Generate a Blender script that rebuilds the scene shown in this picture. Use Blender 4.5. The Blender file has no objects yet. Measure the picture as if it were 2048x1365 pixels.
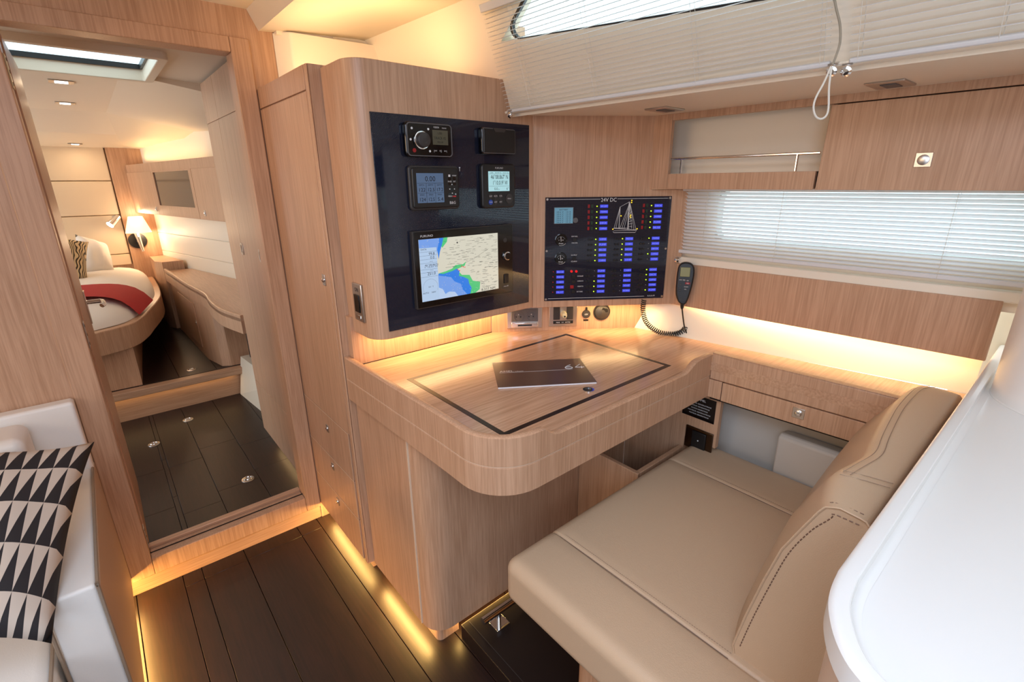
import bpy, bmesh, math, random
from mathutils import Vector, Matrix, Euler
random.seed(7)
S = bpy.context.scene
COL = S.collection
PI = math.pi
R = math.radians

# ------------------------------------------------------------------ camera
F_PX = 972.0
CAM = Vector((0, 0, 1.55))
RWC = Matrix(((0.76340795, -0.6458577, -0.00872594),
              (0.20716647, 0.23203173, 0.95039115),
              (-0.61179274, -0.72734388, 0.31093492)))     # world -> camera
cam_d = bpy.data.cameras.new('camera'); cam = bpy.data.objects.new('camera', cam_d); COL.objects.link(cam)
cam.matrix_world = Matrix.Translation(CAM) @ RWC.transposed().to_4x4()
cam_d.sensor_width = 36; cam_d.lens = F_PX / 2048 * 36; cam_d.clip_start = 0.01
S.camera = cam

# ------------------------------------------------------------------ light
EXPOSURE = 0.0
S.view_settings.view_transform = 'Standard'; S.view_settings.look = 'None'
S.view_settings.exposure = EXPOSURE; S.view_settings.gamma = 1
S.view_settings.use_curve_mapping = False
W = bpy.data.worlds.new('sky'); S.world = W; W.use_nodes = True
W.node_tree.nodes['Background'].inputs[0].default_value = (0.86, 0.94, 1.0, 1)
W.node_tree.nodes['Background'].inputs[1].default_value = 2.6
WARM = (1.0, 0.66, 0.30); WARM2 = (1.0, 0.74, 0.46); COOL = (0.74, 0.88, 1.10)

def area(name, loc, size, energy, color, aim=(0, 0, -1), roll=None):
    l = bpy.data.lights.new(name, 'AREA'); l.shape = 'RECTANGLE'; l.size, l.size_y = size
    l.energy = energy; l.color = color
    o = bpy.data.objects.new(name, l); COL.objects.link(o)
    z = -Vector(aim).normalized()
    x = Vector(roll).normalized() if roll else (Vector((1, 0, 0)) if abs(z.x) < .9 else Vector((0, 1, 0)))
    y = z.cross(x).normalized(); x = y.cross(z).normalized()
    m = Matrix((x, y, z)).transposed().to_4x4(); m.translation = Vector(loc)
    o.matrix_world = m
    return o

# daylight through the deck hatches and companionway behind the camera
area('hatch_daylight', (-0.20, 0.25, 2.10), (0.9, 0.9), 16, COOL)
area('hatch_daylight', (-0.6, -0.9, 2.10), (1.2, 1.2), 27, COOL)
area('companionway_daylight', (-1.9, -1.2, 1.5), (1.4, 1.2), 25, COOL, aim=(1, .7, -.1))
sl = area('port_warm_fill', (-1.9, 1.15, 1.75), (1.2, .5), 5, (1.0, .66, .38), aim=(1, .08, -.18)); sl.data.spread = R(100)  # unseen warm fill added on the port side to warm the tall cabinet
sl = area('cabinet_warm_fill', (-.12, 1.75, 2.12), (.12, .12), 1.1, (1.0, .60, .30), aim=(.75, .02, -.6)); sl.data.spread = R(110)  # small warm fill added overhead for the cabinet side, no fitting modelled

# ------------------------------------------------------------------ pixel rays (2048 x 1365 frame)
def ray(px, py):
    v = Vector(((px - 1024) / F_PX, -(py - 682.5) / F_PX, -1.0)).normalized()
    return RWC.transposed() @ v
def onp(px, py, p0, n):
    r = ray(px, py); n = Vector(n)
    return CAM + r * ((Vector(p0) - CAM).dot(n) / r.dot(n))
def onx(px, py, x): return onp(px, py, (x, 0, 0), (1, 0, 0))
def ony(px, py, y): return onp(px, py, (0, y, 0), (0, 1, 0))
def onz(px, py, z): return onp(px, py, (0, 0, z), (0, 0, 1))

# ------------------------------------------------------------------ materials
def srgb(r, g, b):
    f = lambda c: (c / 255) / 12.92 if c / 255 <= .04045 else ((c / 255 + .055) / 1.055) ** 2.4
    return (f(r), f(g), f(b), 1)
def new_mat(name):
    m = bpy.data.materials.new(name); m.use_nodes = True
    return m, m.node_tree, m.node_tree.nodes['Principled BSDF']
def plain(name, col, rough=.5, metal=0, spec=.5, bump=0, bscale=200, var=0, coat=0):
    m, t, b = new_mat(name)
    b.inputs['Base Color'].default_value = col; b.inputs['Roughness'].default_value = rough
    b.inputs['Metallic'].default_value = metal; b.inputs['Specular IOR Level'].default_value = spec
    if coat: b.inputs['Coat Weight'].default_value = coat; b.inputs['Coat Roughness'].default_value = .05
    if bump or var:
        tc = t.nodes.new('ShaderNodeTexCoord'); n = t.nodes.new('ShaderNodeTexNoise')
        n.inputs['Scale'].default_value = bscale; n.inputs['Detail'].default_value = 3
        t.links.new(tc.outputs['Object'], n.inputs['Vector'])
        if bump:
            bp = t.nodes.new('ShaderNodeBump'); bp.inputs['Strength'].default_value = bump; bp.inputs['Distance'].default_value = .002
            t.links.new(n.outputs['Fac'], bp.inputs['Height']); t.links.new(bp.outputs['Normal'], b.inputs['Normal'])
        if var:
            n2 = t.nodes.new('ShaderNodeTexNoise'); n2.inputs['Scale'].default_value = 6
            t.links.new(tc.outputs['Object'], n2.inputs['Vector'])
            cr = t.nodes.new('ShaderNodeValToRGB')
            cr.color_ramp.elements[0].position = .3; cr.color_ramp.elements[1].position = .7
            cr.color_ramp.elements[0].color = tuple(c * (1 - var) for c in col[:3]) + (1,); cr.color_ramp.elements[1].color = col
            t.links.new(n2.outputs['Fac'], cr.inputs['Fac']); t.links.new(cr.outputs['Color'], b.inputs['Base Color'])
    return m
def wood(name, axis, light, dark, rough=.38, fine=190, spec=.5):
    m, t, b = new_mat(name)
    tc = t.nodes.new('ShaderNodeTexCoord')
    def noise(sc, st, detail):
        mp = t.nodes.new('ShaderNodeMapping'); v = [sc, sc, sc]; v['xyz'.index(axis)] = st
        mp.inputs['Scale'].default_value = v
        n = t.nodes.new('ShaderNodeTexNoise'); n.inputs['Scale'].default_value = 1; n.inputs['Detail'].default_value = detail
        n.inputs['Roughness'].default_value = .6
        t.links.new(tc.outputs['Object'], mp.inputs['Vector']); t.links.new(mp.outputs['Vector'], n.inputs['Vector'])
        return n
    a = noise(fine, 6, 3); c = noise(22, .8, 2)
    mx = t.nodes.new('ShaderNodeMix'); mx.data_type = 'FLOAT'; mx.inputs[0].default_value = .28
    t.links.new(a.outputs['Fac'], mx.inputs[2]); t.links.new(c.outputs['Fac'], mx.inputs[3])
    cr = t.nodes.new('ShaderNodeValToRGB')
    cr.color_ramp.elements[0].position = .36; cr.color_ramp.elements[0].color = dark
    cr.color_ramp.elements[1].position = .60; cr.color_ramp.elements[1].color = light
    t.links.new(mx.outputs[0], cr.inputs['Fac']); t.links.new(cr.outputs['Color'], b.inputs['Base Color'])
    bp = t.nodes.new('ShaderNodeBump'); bp.inputs['Strength'].default_value = .12; bp.inputs['Distance'].default_value = .001
    t.links.new(a.outputs['Fac'], bp.inputs['Height']); t.links.new(bp.outputs['Normal'], b.inputs['Normal'])
    b.inputs['Roughness'].default_value = rough; b.inputs['Specular IOR Level'].default_value = spec
    return m
def emit(name, col, strength, base=(0, 0, 0, 1), rough=.3):
    m, t, b = new_mat(name)
    b.inputs['Base Color'].default_value = base; b.inputs['Roughness'].default_value = rough
    b.inputs['Emission Color'].default_value = col; b.inputs['Emission Strength'].default_value = strength
    return m
OL, OD = srgb(201, 160, 129), srgb(179, 138, 107)
M = {}
M['oak_z'] = wood('oak_upright_grain', 'z', OL, OD)
M['oak_x'] = wood('oak_cross_grain', 'x', OL, OD, .3)
M['oak_y'] = wood('oak_long_grain', 'y', OL, OD, .3)
M['oak_top'] = wood('oak_table_top', 'x', OL, OD, .22, 150)
M['wenge'] = wood('dark_floor', 'y', srgb(42, 24, 21), srgb(27, 16, 15), .40, 120)
M['wenge_plat'] = plain('dark_platform', srgb(32, 24, 22), .3)
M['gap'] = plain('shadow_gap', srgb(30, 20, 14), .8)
M['seam'] = plain('pale_seam_line', srgb(222, 196, 168), .5)
M['liner'] = plain('cream_liner', srgb(240, 228, 208), .45, bump=.05, bscale=300)
M['liner_grey'] = plain('grey_white_liner', srgb(205, 198, 188), .5)
M['ceiling'] = plain('cream_headliner', srgb(236, 222, 200), .5)
M['white'] = plain('white_solid_surface', srgb(236, 234, 230), .22)
M['pillar'] = plain('white_pillar_paint', srgb(236, 232, 226), .35)
M['leather'] = plain('taupe_leather', srgb(197, 168, 138), .42, bump=.25, bscale=500)
M['stitch'] = plain('brown_stitching', srgb(120, 92, 76), .7)
M['seamdark'] = plain('leather_seam', srgb(150, 126, 106), .7)
M['fabric'] = plain('white_leatherette', srgb(236, 230, 222), .5, bump=.15, bscale=300)
M['tan'] = plain('tan_side_fabric', srgb(196, 168, 142), .6, bump=.2, bscale=400)
M['piping'] = plain('taupe_piping', srgb(150, 130, 110), .6)
M['chrome'] = plain('chrome', (.8, .8, .8, 1), .12, 1)
M['steel'] = plain('brushed_steel', (.62, .58, .54, 1), .3, 1)
M['black'] = plain('black_plastic', srgb(22, 21, 22), .4)
M['blackgloss'] = plain('black_gloss', srgb(10, 10, 12), .08)
M['charcoal'] = plain('charcoal_plastic', srgb(52, 48, 47), .45)
M['grey'] = plain('grey_plastic', srgb(92, 90, 92), .45)
M['ink'] = plain('dark_print', srgb(28, 32, 38), .6)
M['print'] = plain('white_print', srgb(225, 225, 225), .6)
M['screenink'] = plain('screen_black', (0, 0, 0, 1), .6)
M['inlay'] = plain('wenge_inlay', srgb(38, 24, 20), .3)
M['blind'] = None
M['cord'] = plain('cream_cord', srgb(228, 222, 210), .7)
M['greycord'] = plain('grey_cord', srgb(160, 150, 132), .6)
M['book'] = plain('brown_cover', srgb(88, 66, 56), .3)
M['page'] = plain('paper_edge', srgb(226, 226, 232), .6)
M['red'] = plain('red_cloth', srgb(176, 24, 30), .8)
M['linen'] = plain('white_linen', srgb(238, 232, 224), .8, bump=.5, bscale=14)
M['cream'] = plain('cream_plastic', srgb(226, 214, 170), .4)
M['vent'] = plain('cream_vent', srgb(228, 214, 180), .5)
M['headboard'] = plain('beige_upholstery', srgb(224, 200, 168), .6)
M['dark'] = plain('black_fabric', srgb(24, 20, 18), .8)
M['redplastic'] = plain('red_plastic', srgb(150, 16, 22), .4)
M['greenplastic'] = plain('dim_green', srgb(24, 50, 30), .4)

def carbon():
    m, t, b = new_mat('carbon_glass')
    b.inputs['Roughness'].default_value = .04; b.inputs['Specular IOR Level'].default_value = .5
    tc = t.nodes.new('ShaderNodeTexCoord'); ck = t.nodes.new('ShaderNodeTexChecker'); ck.inputs['Scale'].default_value = 420
    ck.inputs['Color1'].default_value = srgb(34, 38, 54); ck.inputs['Color2'].default_value = srgb(22, 25, 38)
    t.links.new(tc.outputs['Object'], ck.inputs['Vector']); t.links.new(ck.outputs['Color'], b.inputs['Base Color'])
    return m
M['carbon'] = carbon()
def blindmat():
    m, t, b = new_mat('blind_slat_cream')
    b.inputs['Base Color'].default_value = srgb(244, 243, 243); b.inputs['Roughness'].default_value = .4
    tr = t.nodes.new('ShaderNodeBsdfTranslucent'); tr.inputs['Color'].default_value = srgb(225, 225, 225)
    mx = t.nodes.new('ShaderNodeMixShader'); mx.inputs[0].default_value = .30
    t.links.new(b.outputs[0], mx.inputs[1]); t.links.new(tr.outputs[0], mx.inputs[2])
    t.links.new(mx.outputs[0], t.nodes['Material Output'].inputs[0])
    return m
M['blind'] = blindmat()
def panemat():
    m, t, b = new_mat('window_pane')
    tr = t.nodes.new('ShaderNodeBsdfTransparent'); tr.inputs['Color'].default_value = (.86, .95, .97, 1)
    gl = t.nodes.new('ShaderNodeBsdfGlossy'); gl.inputs['Roughness'].default_value = .02
    mx = t.nodes.new('ShaderNodeMixShader'); mx.inputs[0].default_value = .07
    t.links.new(tr.outputs[0], mx.inputs[1]); t.links.new(gl.outputs[0], mx.inputs[2])
    t.links.new(mx.outputs[0], t.nodes['Material Output'].inputs[0])
    return m
M['pane'] = panemat()
def scr(name, r, g, b, s): M[name] = emit(name, srgb(r, g, b), s, base=(.01, .01, .01, 1), rough=.15)
scr('e_label', 60, 70, 230, .9); scr('e_labeltxt', 150, 160, 255, 1.0); scr('e_green', 200, 255, 40, 2.0)
scr('e_yellow', 255, 200, 30, 2.0); scr('e_red', 255, 20, 30, .8)
scr('e_lcd', 110, 160, 185, .7); scr('e_lcd2', 176, 222, 228, .9); scr('e_lcd3', 92, 116, 150, .65); scr('e_lcd4', 86, 82, 66, .5)
scr('e_land', 222, 218, 200, .9); scr('e_sea', 120, 165, 240, .9); scr('e_seapale', 190, 212, 245, .9); scr('e_deep', 40, 130, 235, .9)
scr('e_shoal', 80, 205, 130, .9); scr('e_panel', 190, 215, 245, .85)
M['e_lamp'] = emit('lamp_glow', (1, .93, .85, 1), 9)
M['e_led'] = emit('led_warm', WARM + (1,), 6)
M['shade'] = emit('lamp_shade_lit', (1, .68, .36, 1), 1.5, base=srgb(240, 220, 190), rough=.8)

# ------------------------------------------------------------------ object helpers
WL = {}
def tag(o, label=None, cat=None, group=None, kind=None):
    if label: o['label'] = label
    if cat: o['category'] = cat
    if group: o['group'] = group
    if kind: o['kind'] = kind
    return o
def thing(name, label, cat, loc=(0, 0, 0), group=None):
    o = bpy.data.objects.new(name, None); COL.objects.link(o); o.location = loc; o.empty_display_size = .05
    WL[o.name] = Vector(loc)
    return tag(o, label, cat, group)
class Frame:
    def __init__(s, o, u, v):
        s.o = Vector(o); s.u = Vector(u).normalized(); s.v = Vector(v).normalized(); s.n = s.u.cross(s.v).normalized()
    def __call__(s, a, b, c=0): return s.o + s.u * a + s.v * b + s.n * c
    def shift(s, a, b, c=0): return Frame(s(a, b, c), s.u, s.v)
WF = Frame((0, 0, 0), (1, 0, 0), (0, 1, 0))
class MB:
    def __init__(s, fr=WF): s.v = []; s.f = []; s.uv = None; s.fr = fr
    def add(s, vs, fs):
        k = len(s.v); s.v += [s.fr(*p) for p in vs]; s.f += [tuple(i + k for i in q) for q in fs]; return s
    def box(s, a, b):
        (x0, y0, z0), (x1, y1, z1) = a, b
        return s.add([(x0, y0, z0), (x1, y0, z0), (x1, y1, z0), (x0, y1, z0), (x0, y0, z1), (x1, y0, z1), (x1, y1, z1), (x0, y1, z1)],
                     [(0, 3, 2, 1), (4, 5, 6, 7), (0, 1, 5, 4), (1, 2, 6, 5), (2, 3, 7, 6), (3, 0, 4, 7)])
    def prism(s, poly, z0, z1):
        n = len(poly); ar = sum(poly[i][0] * poly[(i + 1) % n][1] - poly[(i + 1) % n][0] * poly[i][1] for i in range(n))
        if ar < 0: poly = poly[::-1]
        vs = [(p[0], p[1], z0) for p in poly] + [(p[0], p[1], z1) for p in poly]
        fs = [tuple(range(n))[::-1], tuple(range(n, 2 * n))] + [(i, (i + 1) % n, n + (i + 1) % n, n + i) for i in range(n)]
        return s.add(vs, fs)
    def slab(s, pts, th):
        """quad / polygon of 3-D points given a thickness vector"""
        n = len(pts); th = Vector(th); pts = [Vector(p) for p in pts]
        vs = [tuple(p) for p in pts] + [tuple(p + th) for p in pts]
        return s.add(vs, [tuple(range(n))[::-1], tuple(range(n, 2 * n))] + [(i, (i + 1) % n, n + (i + 1) % n, n + i) for i in range(n)])
    def poly(s, pts): return s.add([tuple(p) for p in pts], [tuple(range(len(pts)))])
    def ring(s, outer, inner, z0, z1):
        n = len(outer)
        vs = [(p[0], p[1], z0) for p in outer] + [(p[0], p[1], z0) for p in inner] + [(p[0], p[1], z1) for p in outer] + [(p[0], p[1], z1) for p in inner]
        fs = []
        for i in range(n):
            j = (i + 1) % n
            fs += [(2 * n + i, 2 * n + j, 3 * n + j, 3 * n + i), (i, n + i, n + j, j), (i, j, 2 * n + j, 2 * n + i), (n + i, 3 * n + i, 3 * n + j, n + j)]
        return s.add(vs, fs)
    def cyl(s, c, r, z0, z1, n=20, r1=None):
        r1 = r if r1 is None else r1
        vs = [(c[0] + r * math.cos(2 * PI * i / n), c[1] + r * math.sin(2 * PI * i / n), z0) for i in range(n)]
        vs += [(c[0] + r1 * math.cos(2 * PI * i / n), c[1] + r1 * math.sin(2 * PI * i / n), z1) for i in range(n)]
        return s.add(vs, [tuple(range(n))[::-1], tuple(range(n, 2 * n))] + [(i, (i + 1) % n, n + (i + 1) % n, n + i) for i in range(n)])
    def tube(s, path, r, n=8, closed=False):
        P = [Vector(p) for p in path]; m = len(P); base = len(s.v); rs = r if isinstance(r, (list, tuple)) else [r] * m
        up = None
        for i, p in enumerate(P):
            if closed: d = P[(i + 1) % m] - P[i - 1]
            else: d = P[min(i + 1, m - 1)] - P[max(i - 1, 0)]
            d.normalize()
            if up is None: up = Vector((0, 0, 1)) if abs(d.z) < .9 else Vector((1, 0, 0))
            a = d.cross(up)
            if a.length < 1e-5: a = d.cross(Vector((1, 0, 0)))
            a.normalize(); up = a.cross(d).normalized()
            s.v += [s.fr(*(p + (a * math.cos(2 * PI * k / n) + up * math.sin(2 * PI * k / n)) * rs[i])) for k in range(n)]
        for i in range(m if closed else m - 1):
            for k in range(n):
                a = base + i * n; b = base + ((i + 1) % m) * n
                s.f.append((a + k, a + (k + 1) % n, b + (k + 1) % n, b + k))
        if not closed: s.f += [tuple(base + k for k in range(n))[::-1], tuple(base + (m - 1) * n + k for k in range(n))]
        return s
    def lathe(s, prof, c=(0, 0, 0), n=24):
        k = len(s.v); m = len(prof)
        for r, z in prof: s.v += [s.fr(c[0] + r * math.cos(2 * PI * i / n), c[1] + r * math.sin(2 * PI * i / n), c[2] + z) for i in range(n)]
        for j in range(m - 1):
            for i in range(n): s.f.append((k + j * n + i, k + j * n + (i + 1) % n, k + (j + 1) * n + (i + 1) % n, k + (j + 1) * n + i))
        s.f += [tuple(k + i for i in range(n))[::-1], tuple(k + (m - 1) * n + i for i in range(n))]
        return s
    def grid(s, rows):
        k = len(s.v); n = len(rows[0])
        for r_ in rows: s.v += [s.fr(*p) for p in r_]
        for j in range(len(rows) - 1):
            for i in range(n - 1): s.f.append((k + j * n + i, k + j * n + i + 1, k + (j + 1) * n + i + 1, k + (j + 1) * n + i))
        return s
    def build(s, name, mat, parent=None, bevel=0, seg=2, ang=35, **kw):
        wl = WL.get(parent.name, Vector()) if parent else Vector()
        me = bpy.data.meshes.new(name)
        me.from_pydata([tuple(Vector(p) - wl) for p in s.v], [], s.f)
        me.validate(); me.update()
        bm = bmesh.new(); bm.from_mesh(me); bmesh.ops.recalc_face_normals(bm, faces=bm.faces); bm.to_mesh(me); bm.free()
        for p in me.polygons: p.use_smooth = True
        me.set_sharp_from_angle(angle=R(ang))
        if isinstance(mat, str): mat = M[mat]
        if mat: me.materials.append(mat)
        o = bpy.data.objects.new(name, me); COL.objects.link(o)
        if parent: o.parent = parent; WL[o.name] = wl.copy()
        else: WL[o.name] = Vector()
        if bevel:
            b = o.modifiers.new('bevel', 'BEVEL'); b.width = bevel; b.segments = seg; b.limit_method = 'ANGLE'; b.angle_limit = R(40)
        if kw: tag(o, **kw)
        return o
def struct(o): o['kind'] = 'structure'; return o
def roundpoly(pts, rad, seg=6):
    out = []; n = len(pts); rad = rad if isinstance(rad, (list, tuple)) else [rad] * n
    for i in range(n):
        p = Vector(pts[i]).to_2d() if len(pts[i]) > 2 else Vector(pts[i]); a = Vector(pts[i - 1]); b = Vector(pts[(i + 1) % n]); r = rad[i]
        if r <= 0: out.append((p.x, p.y)); continue
        da = (a - p).normalized(); db = (b - p).normalized()
        th = math.acos(max(-1, min(1, da.dot(db)))); t = min(r / math.tan(th / 2), (a - p).length * .49, (b - p).length * .49)
        rr = t * math.tan(th / 2)
        c = p + (da + db).normalized() * (rr / math.sin(th / 2))
        p0 = p + da * t; p1 = p + db * t
        a0 = math.atan2(p0.y - c.y, p0.x - c.x); a1 = math.atan2(p1.y - c.y, p1.x - c.x)
        d = (a1 - a0 + PI) % (2 * PI) - PI
        for k in range(seg + 1):
            q = a0 + d * k / seg; out.append((c.x + rr * math.cos(q), c.y + rr * math.sin(q)))
    return out
def rect(x0, y0, x1, y1, r=0, seg=5):
    p = [(x0, y0), (x1, y0), (x1, y1), (x0, y1)]
    return roundpoly(p, r, seg) if r else p
def smooth(pts, n=8, closed=False):
    P = [Vector(p) for p in pts]; out = []; m = len(P)
    for i in range(m if closed else m - 1):
        g = lambda k: P[k % m] if closed else P[max(0, min(m - 1, k))]
        a, b, c, d = g(i - 1), g(i), g(i + 1), g(i + 2)
        for k in range(n):
            t = k / n
            out.append(.5 * ((2 * b) + (c - a) * t + (2 * a - 5 * b + 4 * c - d) * t * t + (3 * b - a - 3 * c + d) * t ** 3))
    if not closed: out.append(P[-1])
    return out
def rbox(lo, hi, r, xs=None, ys=None, zs=None, seams=(), fn=None, nn=10):
    """rounded cushion block: fine grid projected on a rounded box; seams = list of (axis, value, depth, width)"""
    lo = Vector(lo); hi = Vector(hi); mb = MB()
    def ticks(a, b, extra):
        n = nn; base = [a + (b - a) * i / n for i in range(n + 1)]
        base += [a + r * (1 - math.cos(R(t))) for t in (15, 30, 45, 60, 75, 90)] + [b - r * (1 - math.cos(R(t))) for t in (15, 30, 45, 60, 75, 90)]
        base += list(extra or [])
        o = []
        for q in sorted(base):
            if a <= q <= b and (not o or q - o[-1] > 1e-4): o.append(q)
        o[0] = a; o[-1] = b
        return o
    sx = list(xs or []); sy = list(ys or []); sz = list(zs or [])
    for ax, v_, d_, w_ in seams:
        ex = [v_ + w_ * k for k in (-2, -1.2, -.6, -.25, 0, .25, .6, 1.2, 2)]
        (sx if ax == 0 else sy if ax == 1 else sz).extend(ex)
    T = [ticks(lo[0], hi[0], sx), ticks(lo[1], hi[1], sy), ticks(lo[2], hi[2], sz)]
    def proj(p):
        p = Vector(p); q = Vector([max(lo[k] + r, min(hi[k] - r, p[k])) for k in range(3)])
        n = (p - q); n = n.normalized() if n.length > 1e-9 else Vector((0, 0, 1)); w = q + n * r
        for ax, v_, d_, w_ in seams: w = w - n * d_ * math.exp(-((w[ax] - v_) / w_) ** 2)
        return fn(w, n) if fn else w
    idx = {}
    def vid(i, j, k):
        if (i, j, k) not in idx:
            idx[(i, j, k)] = len(mb.v); mb.v.append(proj((T[0][i], T[1][j], T[2][k])))
        return idx[(i, j, k)]
    a, b, c = len(T[0]) - 1, len(T[1]) - 1, len(T[2]) - 1
    for i in range(a):
        for j in range(b):
            for k in (0, c): mb.f.append((vid(i, j, k), vid(i + 1, j, k), vid(i + 1, j + 1, k), vid(i, j + 1, k)))
    for i in range(a):
        for k in range(c):
            for j in (0, b): mb.f.append((vid(i, j, k), vid(i + 1, j, k), vid(i + 1, j, k + 1), vid(i, j, k + 1)))
    for j in range(b):
        for k in range(c):
            for i in (0, a): mb.f.append((vid(i, j, k), vid(i, j + 1, k), vid(i, j + 1, k + 1), vid(i, j, k + 1)))
    return mb
_tc = {}
def textgeo(s):
    if s in _tc: return _tc[s]
    cu = bpy.data.curves.new('t', 'FONT'); cu.body = s; cu.size = 1; cu.align_x = 'LEFT'; cu.resolution_u = 2
    o = bpy.data.objects.new('t', cu); COL.objects.link(o)
    dg = bpy.context.evaluated_depsgraph_get(); dg.update()
    me = bpy.data.meshes.new_from_object(o.evaluated_get(dg))
    vs = [tuple(v.co) for v in me.vertices]; fs = [tuple(p.vertices) for p in me.polygons]
    xs = [v[0] for v in vs] or [0]; w = (min(xs), max(xs))
    bpy.data.objects.remove(o); bpy.data.curves.remove(cu); bpy.data.meshes.remove(me)
    _tc[s] = (vs, fs, w); return _tc[s]
def text(mb, s, a, b, size, c=0.0, align='c', sx=1.0, width=None):
    vs, fs, (w0, w1) = textgeo(s)
    if width: sx = width / ((w1 - w0) * size)
    off = -(w0 + w1) / 2 if align == 'c' else (-w0 if align == 'l' else -w1)
    mb.add([(a + (v[0] + off) * size * sx, b + v[1] * size, c) for v in vs], fs)
def latch(parent_fr, name, parent, w=.018, h=.03, label=None, round_=False):
    """little chrome push latch: plate with a knob"""
    o = MB(parent_fr).box((-w / 2, -h / 2, 0), (w / 2, h / 2, .003)).build(name, 'steel', parent, .0008)
    k = MB(parent_fr); k.lathe([(.0001, .003), (w * .30, .003), (w * .30, .007), (w * .2, .0085), (.0001, .0085)], n=16)
    k.build('knob', 'chrome', o)
    return o

# ================================================================== SETTING
# planes taken from the photograph
YB = 2.133          # forward bulkhead
YM = 1.40           # instrument console face
HU = Vector((.055, -.9985, 0)).normalized(); HN = Vector((-.9985, -.055, 0)).normalized()   # hull side direction / inboard normal
def hull(s, z, off=0, base=(1.76, 1.066)):      # point on hull-side plane, s metres aft of the breaker wall
    return Vector((base[0], base[1], z)) + HU * s + HN * off

# floor of single boards
fl = MB().box((-2.6, -2.6, -.06), (2.3, 6.6, -.012)).build('floor', 'gap'); struct(fl)
seams = [-2.6, -2.3, -2.0, -1.7, -1.4, -1.12, -.84, -.56, -.33, -.168, -.012, .056, .218, .448, .540, .70, .95, 1.2, 1.5, 1.8, 2.3]
for i in range(len(seams) - 1):
    a, b = seams[i] + .0012, seams[i + 1] - .0012
    ys = [-2.6, -1.3 + .3 * (i % 3), .1 + .2 * ((i * 2) % 3), 2.055, YB + .02] if -.1 < a < .5 else [-2.6, -.9 + .4 * (i % 2), YB + .02]
    if a > .65: ys = [-2.6, -.5, 1.3]
    for j in range(len(ys) - 1):
        MB().box((a, ys[j] + .0008, -.012), (b, ys[j + 1] - .0008, 0)).build('plank', 'wenge', fl, .0008, 1)
s2 = [-1.6, -1.2, -.9, -.6, -.3, .030, .052, .222, .424, .62, .8]
for i in range(len(s2) - 1):
    a, b = s2[i] + .001, s2[i + 1] - .001
    ys = [YB + .022, 2.6 + .1 * (i % 3), 3.15 + .12 * (i % 2), 4.1]
    for j in range(len(ys) - 1):
        MB().box((a, ys[j] + .0008, -.012), (b, ys[j + 1] - .0008, 0)).build('plank', 'wenge', fl, .0008, 1)

# forward bulkhead with door opening
ox0, ox1, oz0, oz1 = -.092, .504, .142, 1.995
wf = MB()
wf.box((-2.4, YB, .075), (ox0 - .075, YB + .045, 2.3))
wf.box((ox1 + .0645, YB, .0), (1.9, YB + .045, 2.3))
wf.box((ox0 - .075, YB, oz1 + .05), (ox1 + .0645, YB + .045, 2.3))
wf = struct(wf.build('wall_forward', 'oak_z'))
MB().box((ox0 - .11, YB + .004, 0), (.62, YB + .05, .075)).build('kick_panel', 'oak_x', wf)
dr = MB()
dr.box((ox0 - .075, YB - .010, .068), (ox0, YB + .075, oz1 + .05))
dr.box((ox1, YB - .010, .068), (ox1 + .064, YB + .075, oz1 + .05))
dr.box((ox0 + .0005, YB - .010, oz1), (ox1 - .0005, YB + .075, oz1 + .05))
dr.box((ox0 + .0005, YB - .010, .068), (ox1 - .0005, YB + .06, oz0))
door = struct(dr.build('door_1', 'oak_z', None, .003))
MB().box((ox0, YB + .030, oz0), (ox1, YB + .034, oz0 + .003)).build('sill_groove', 'gap', door)
MB().box((ox0, YB + .062, oz0 - .07), (ox1, YB + .09, oz0 + .012)).build('sill_step', 'oak_x', door, .003)
lf = MB().box((-.132, YB + .09, .15), (-.088, 2.80, 1.985)).build('door_leaf', 'oak_z', door, .002)
for px, py in ((22, 145), (175, 660), (288, 1042)):
    p = onx(px, py, -.0868)
    f_ = Frame((-.0915 if px < 100 else -.0915, p.y, p.z), (0, 1, 0), (0, 0, 1))
    hg = MB(Frame((-.0915, YB + .045, p.z), (0, 1, 0), (0, 0, 1))).box((-.03, -.045, 0), (.012, .045, .003)).build('hinge', 'steel' if px > 40 else 'cream', door, .0005)
    sc = MB(Frame((-.0885, YB + .045, p.z), (0, 1, 0), (0, 0, 1)))
    for q in (-.032, 0, .032): sc.cyl((-.012, q), .005, 0, .001, 10)
    sc.build('screws', 'black', hg)
hy, hz = 2.70, 1.02
hp = onx(196, 620, -.07)
hd = MB(Frame((-.088, 2.735, 1.075), (0, 1, 0), (0, 0, 1)))
hd.box((-.025, -.09, 0), (.025, .05, .006)); hd.tube([(0, 0, .004), (0, 0, .052), (-.02, 0, .058), (-.09, 0, .06), (-.1, -.004, .052)], .009, 10)
hd.build('door_handle', 'chrome', door, .001)
tr = MB(); tr.box((-.3645, YB - .0003, .075), (-.3635, YB, 2.14)); tr.build('joint', 'gap', wf)

# ceiling over the saloon: main panel, bevelled beam, alcove
prof = [(-2.6, 2.150), (.578, 2.141), (.608, 2.078), (.66, 2.082), (1.055, 2.105)]
cl = MB()
y0, y1 = -2.6, YB + .02
for (xa, za), (xb, zb) in zip(prof, prof[1:]):
    cl.add([(xa, y0, za), (xb, y0, zb), (xb, y1, zb), (xa, y1, za), (xa, y0, za + .03), (xb, y0, zb + .03), (xb, y1, zb + .03), (xa, y1, za + .03)],
           [(0, 1, 2, 3), (4, 5, 6, 7), (0, 1, 5, 4), (1, 2, 6, 5), (2, 3, 7, 6), (3, 0, 4, 7)])
cl = struct(cl.build('ceiling', 'ceiling'))
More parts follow.
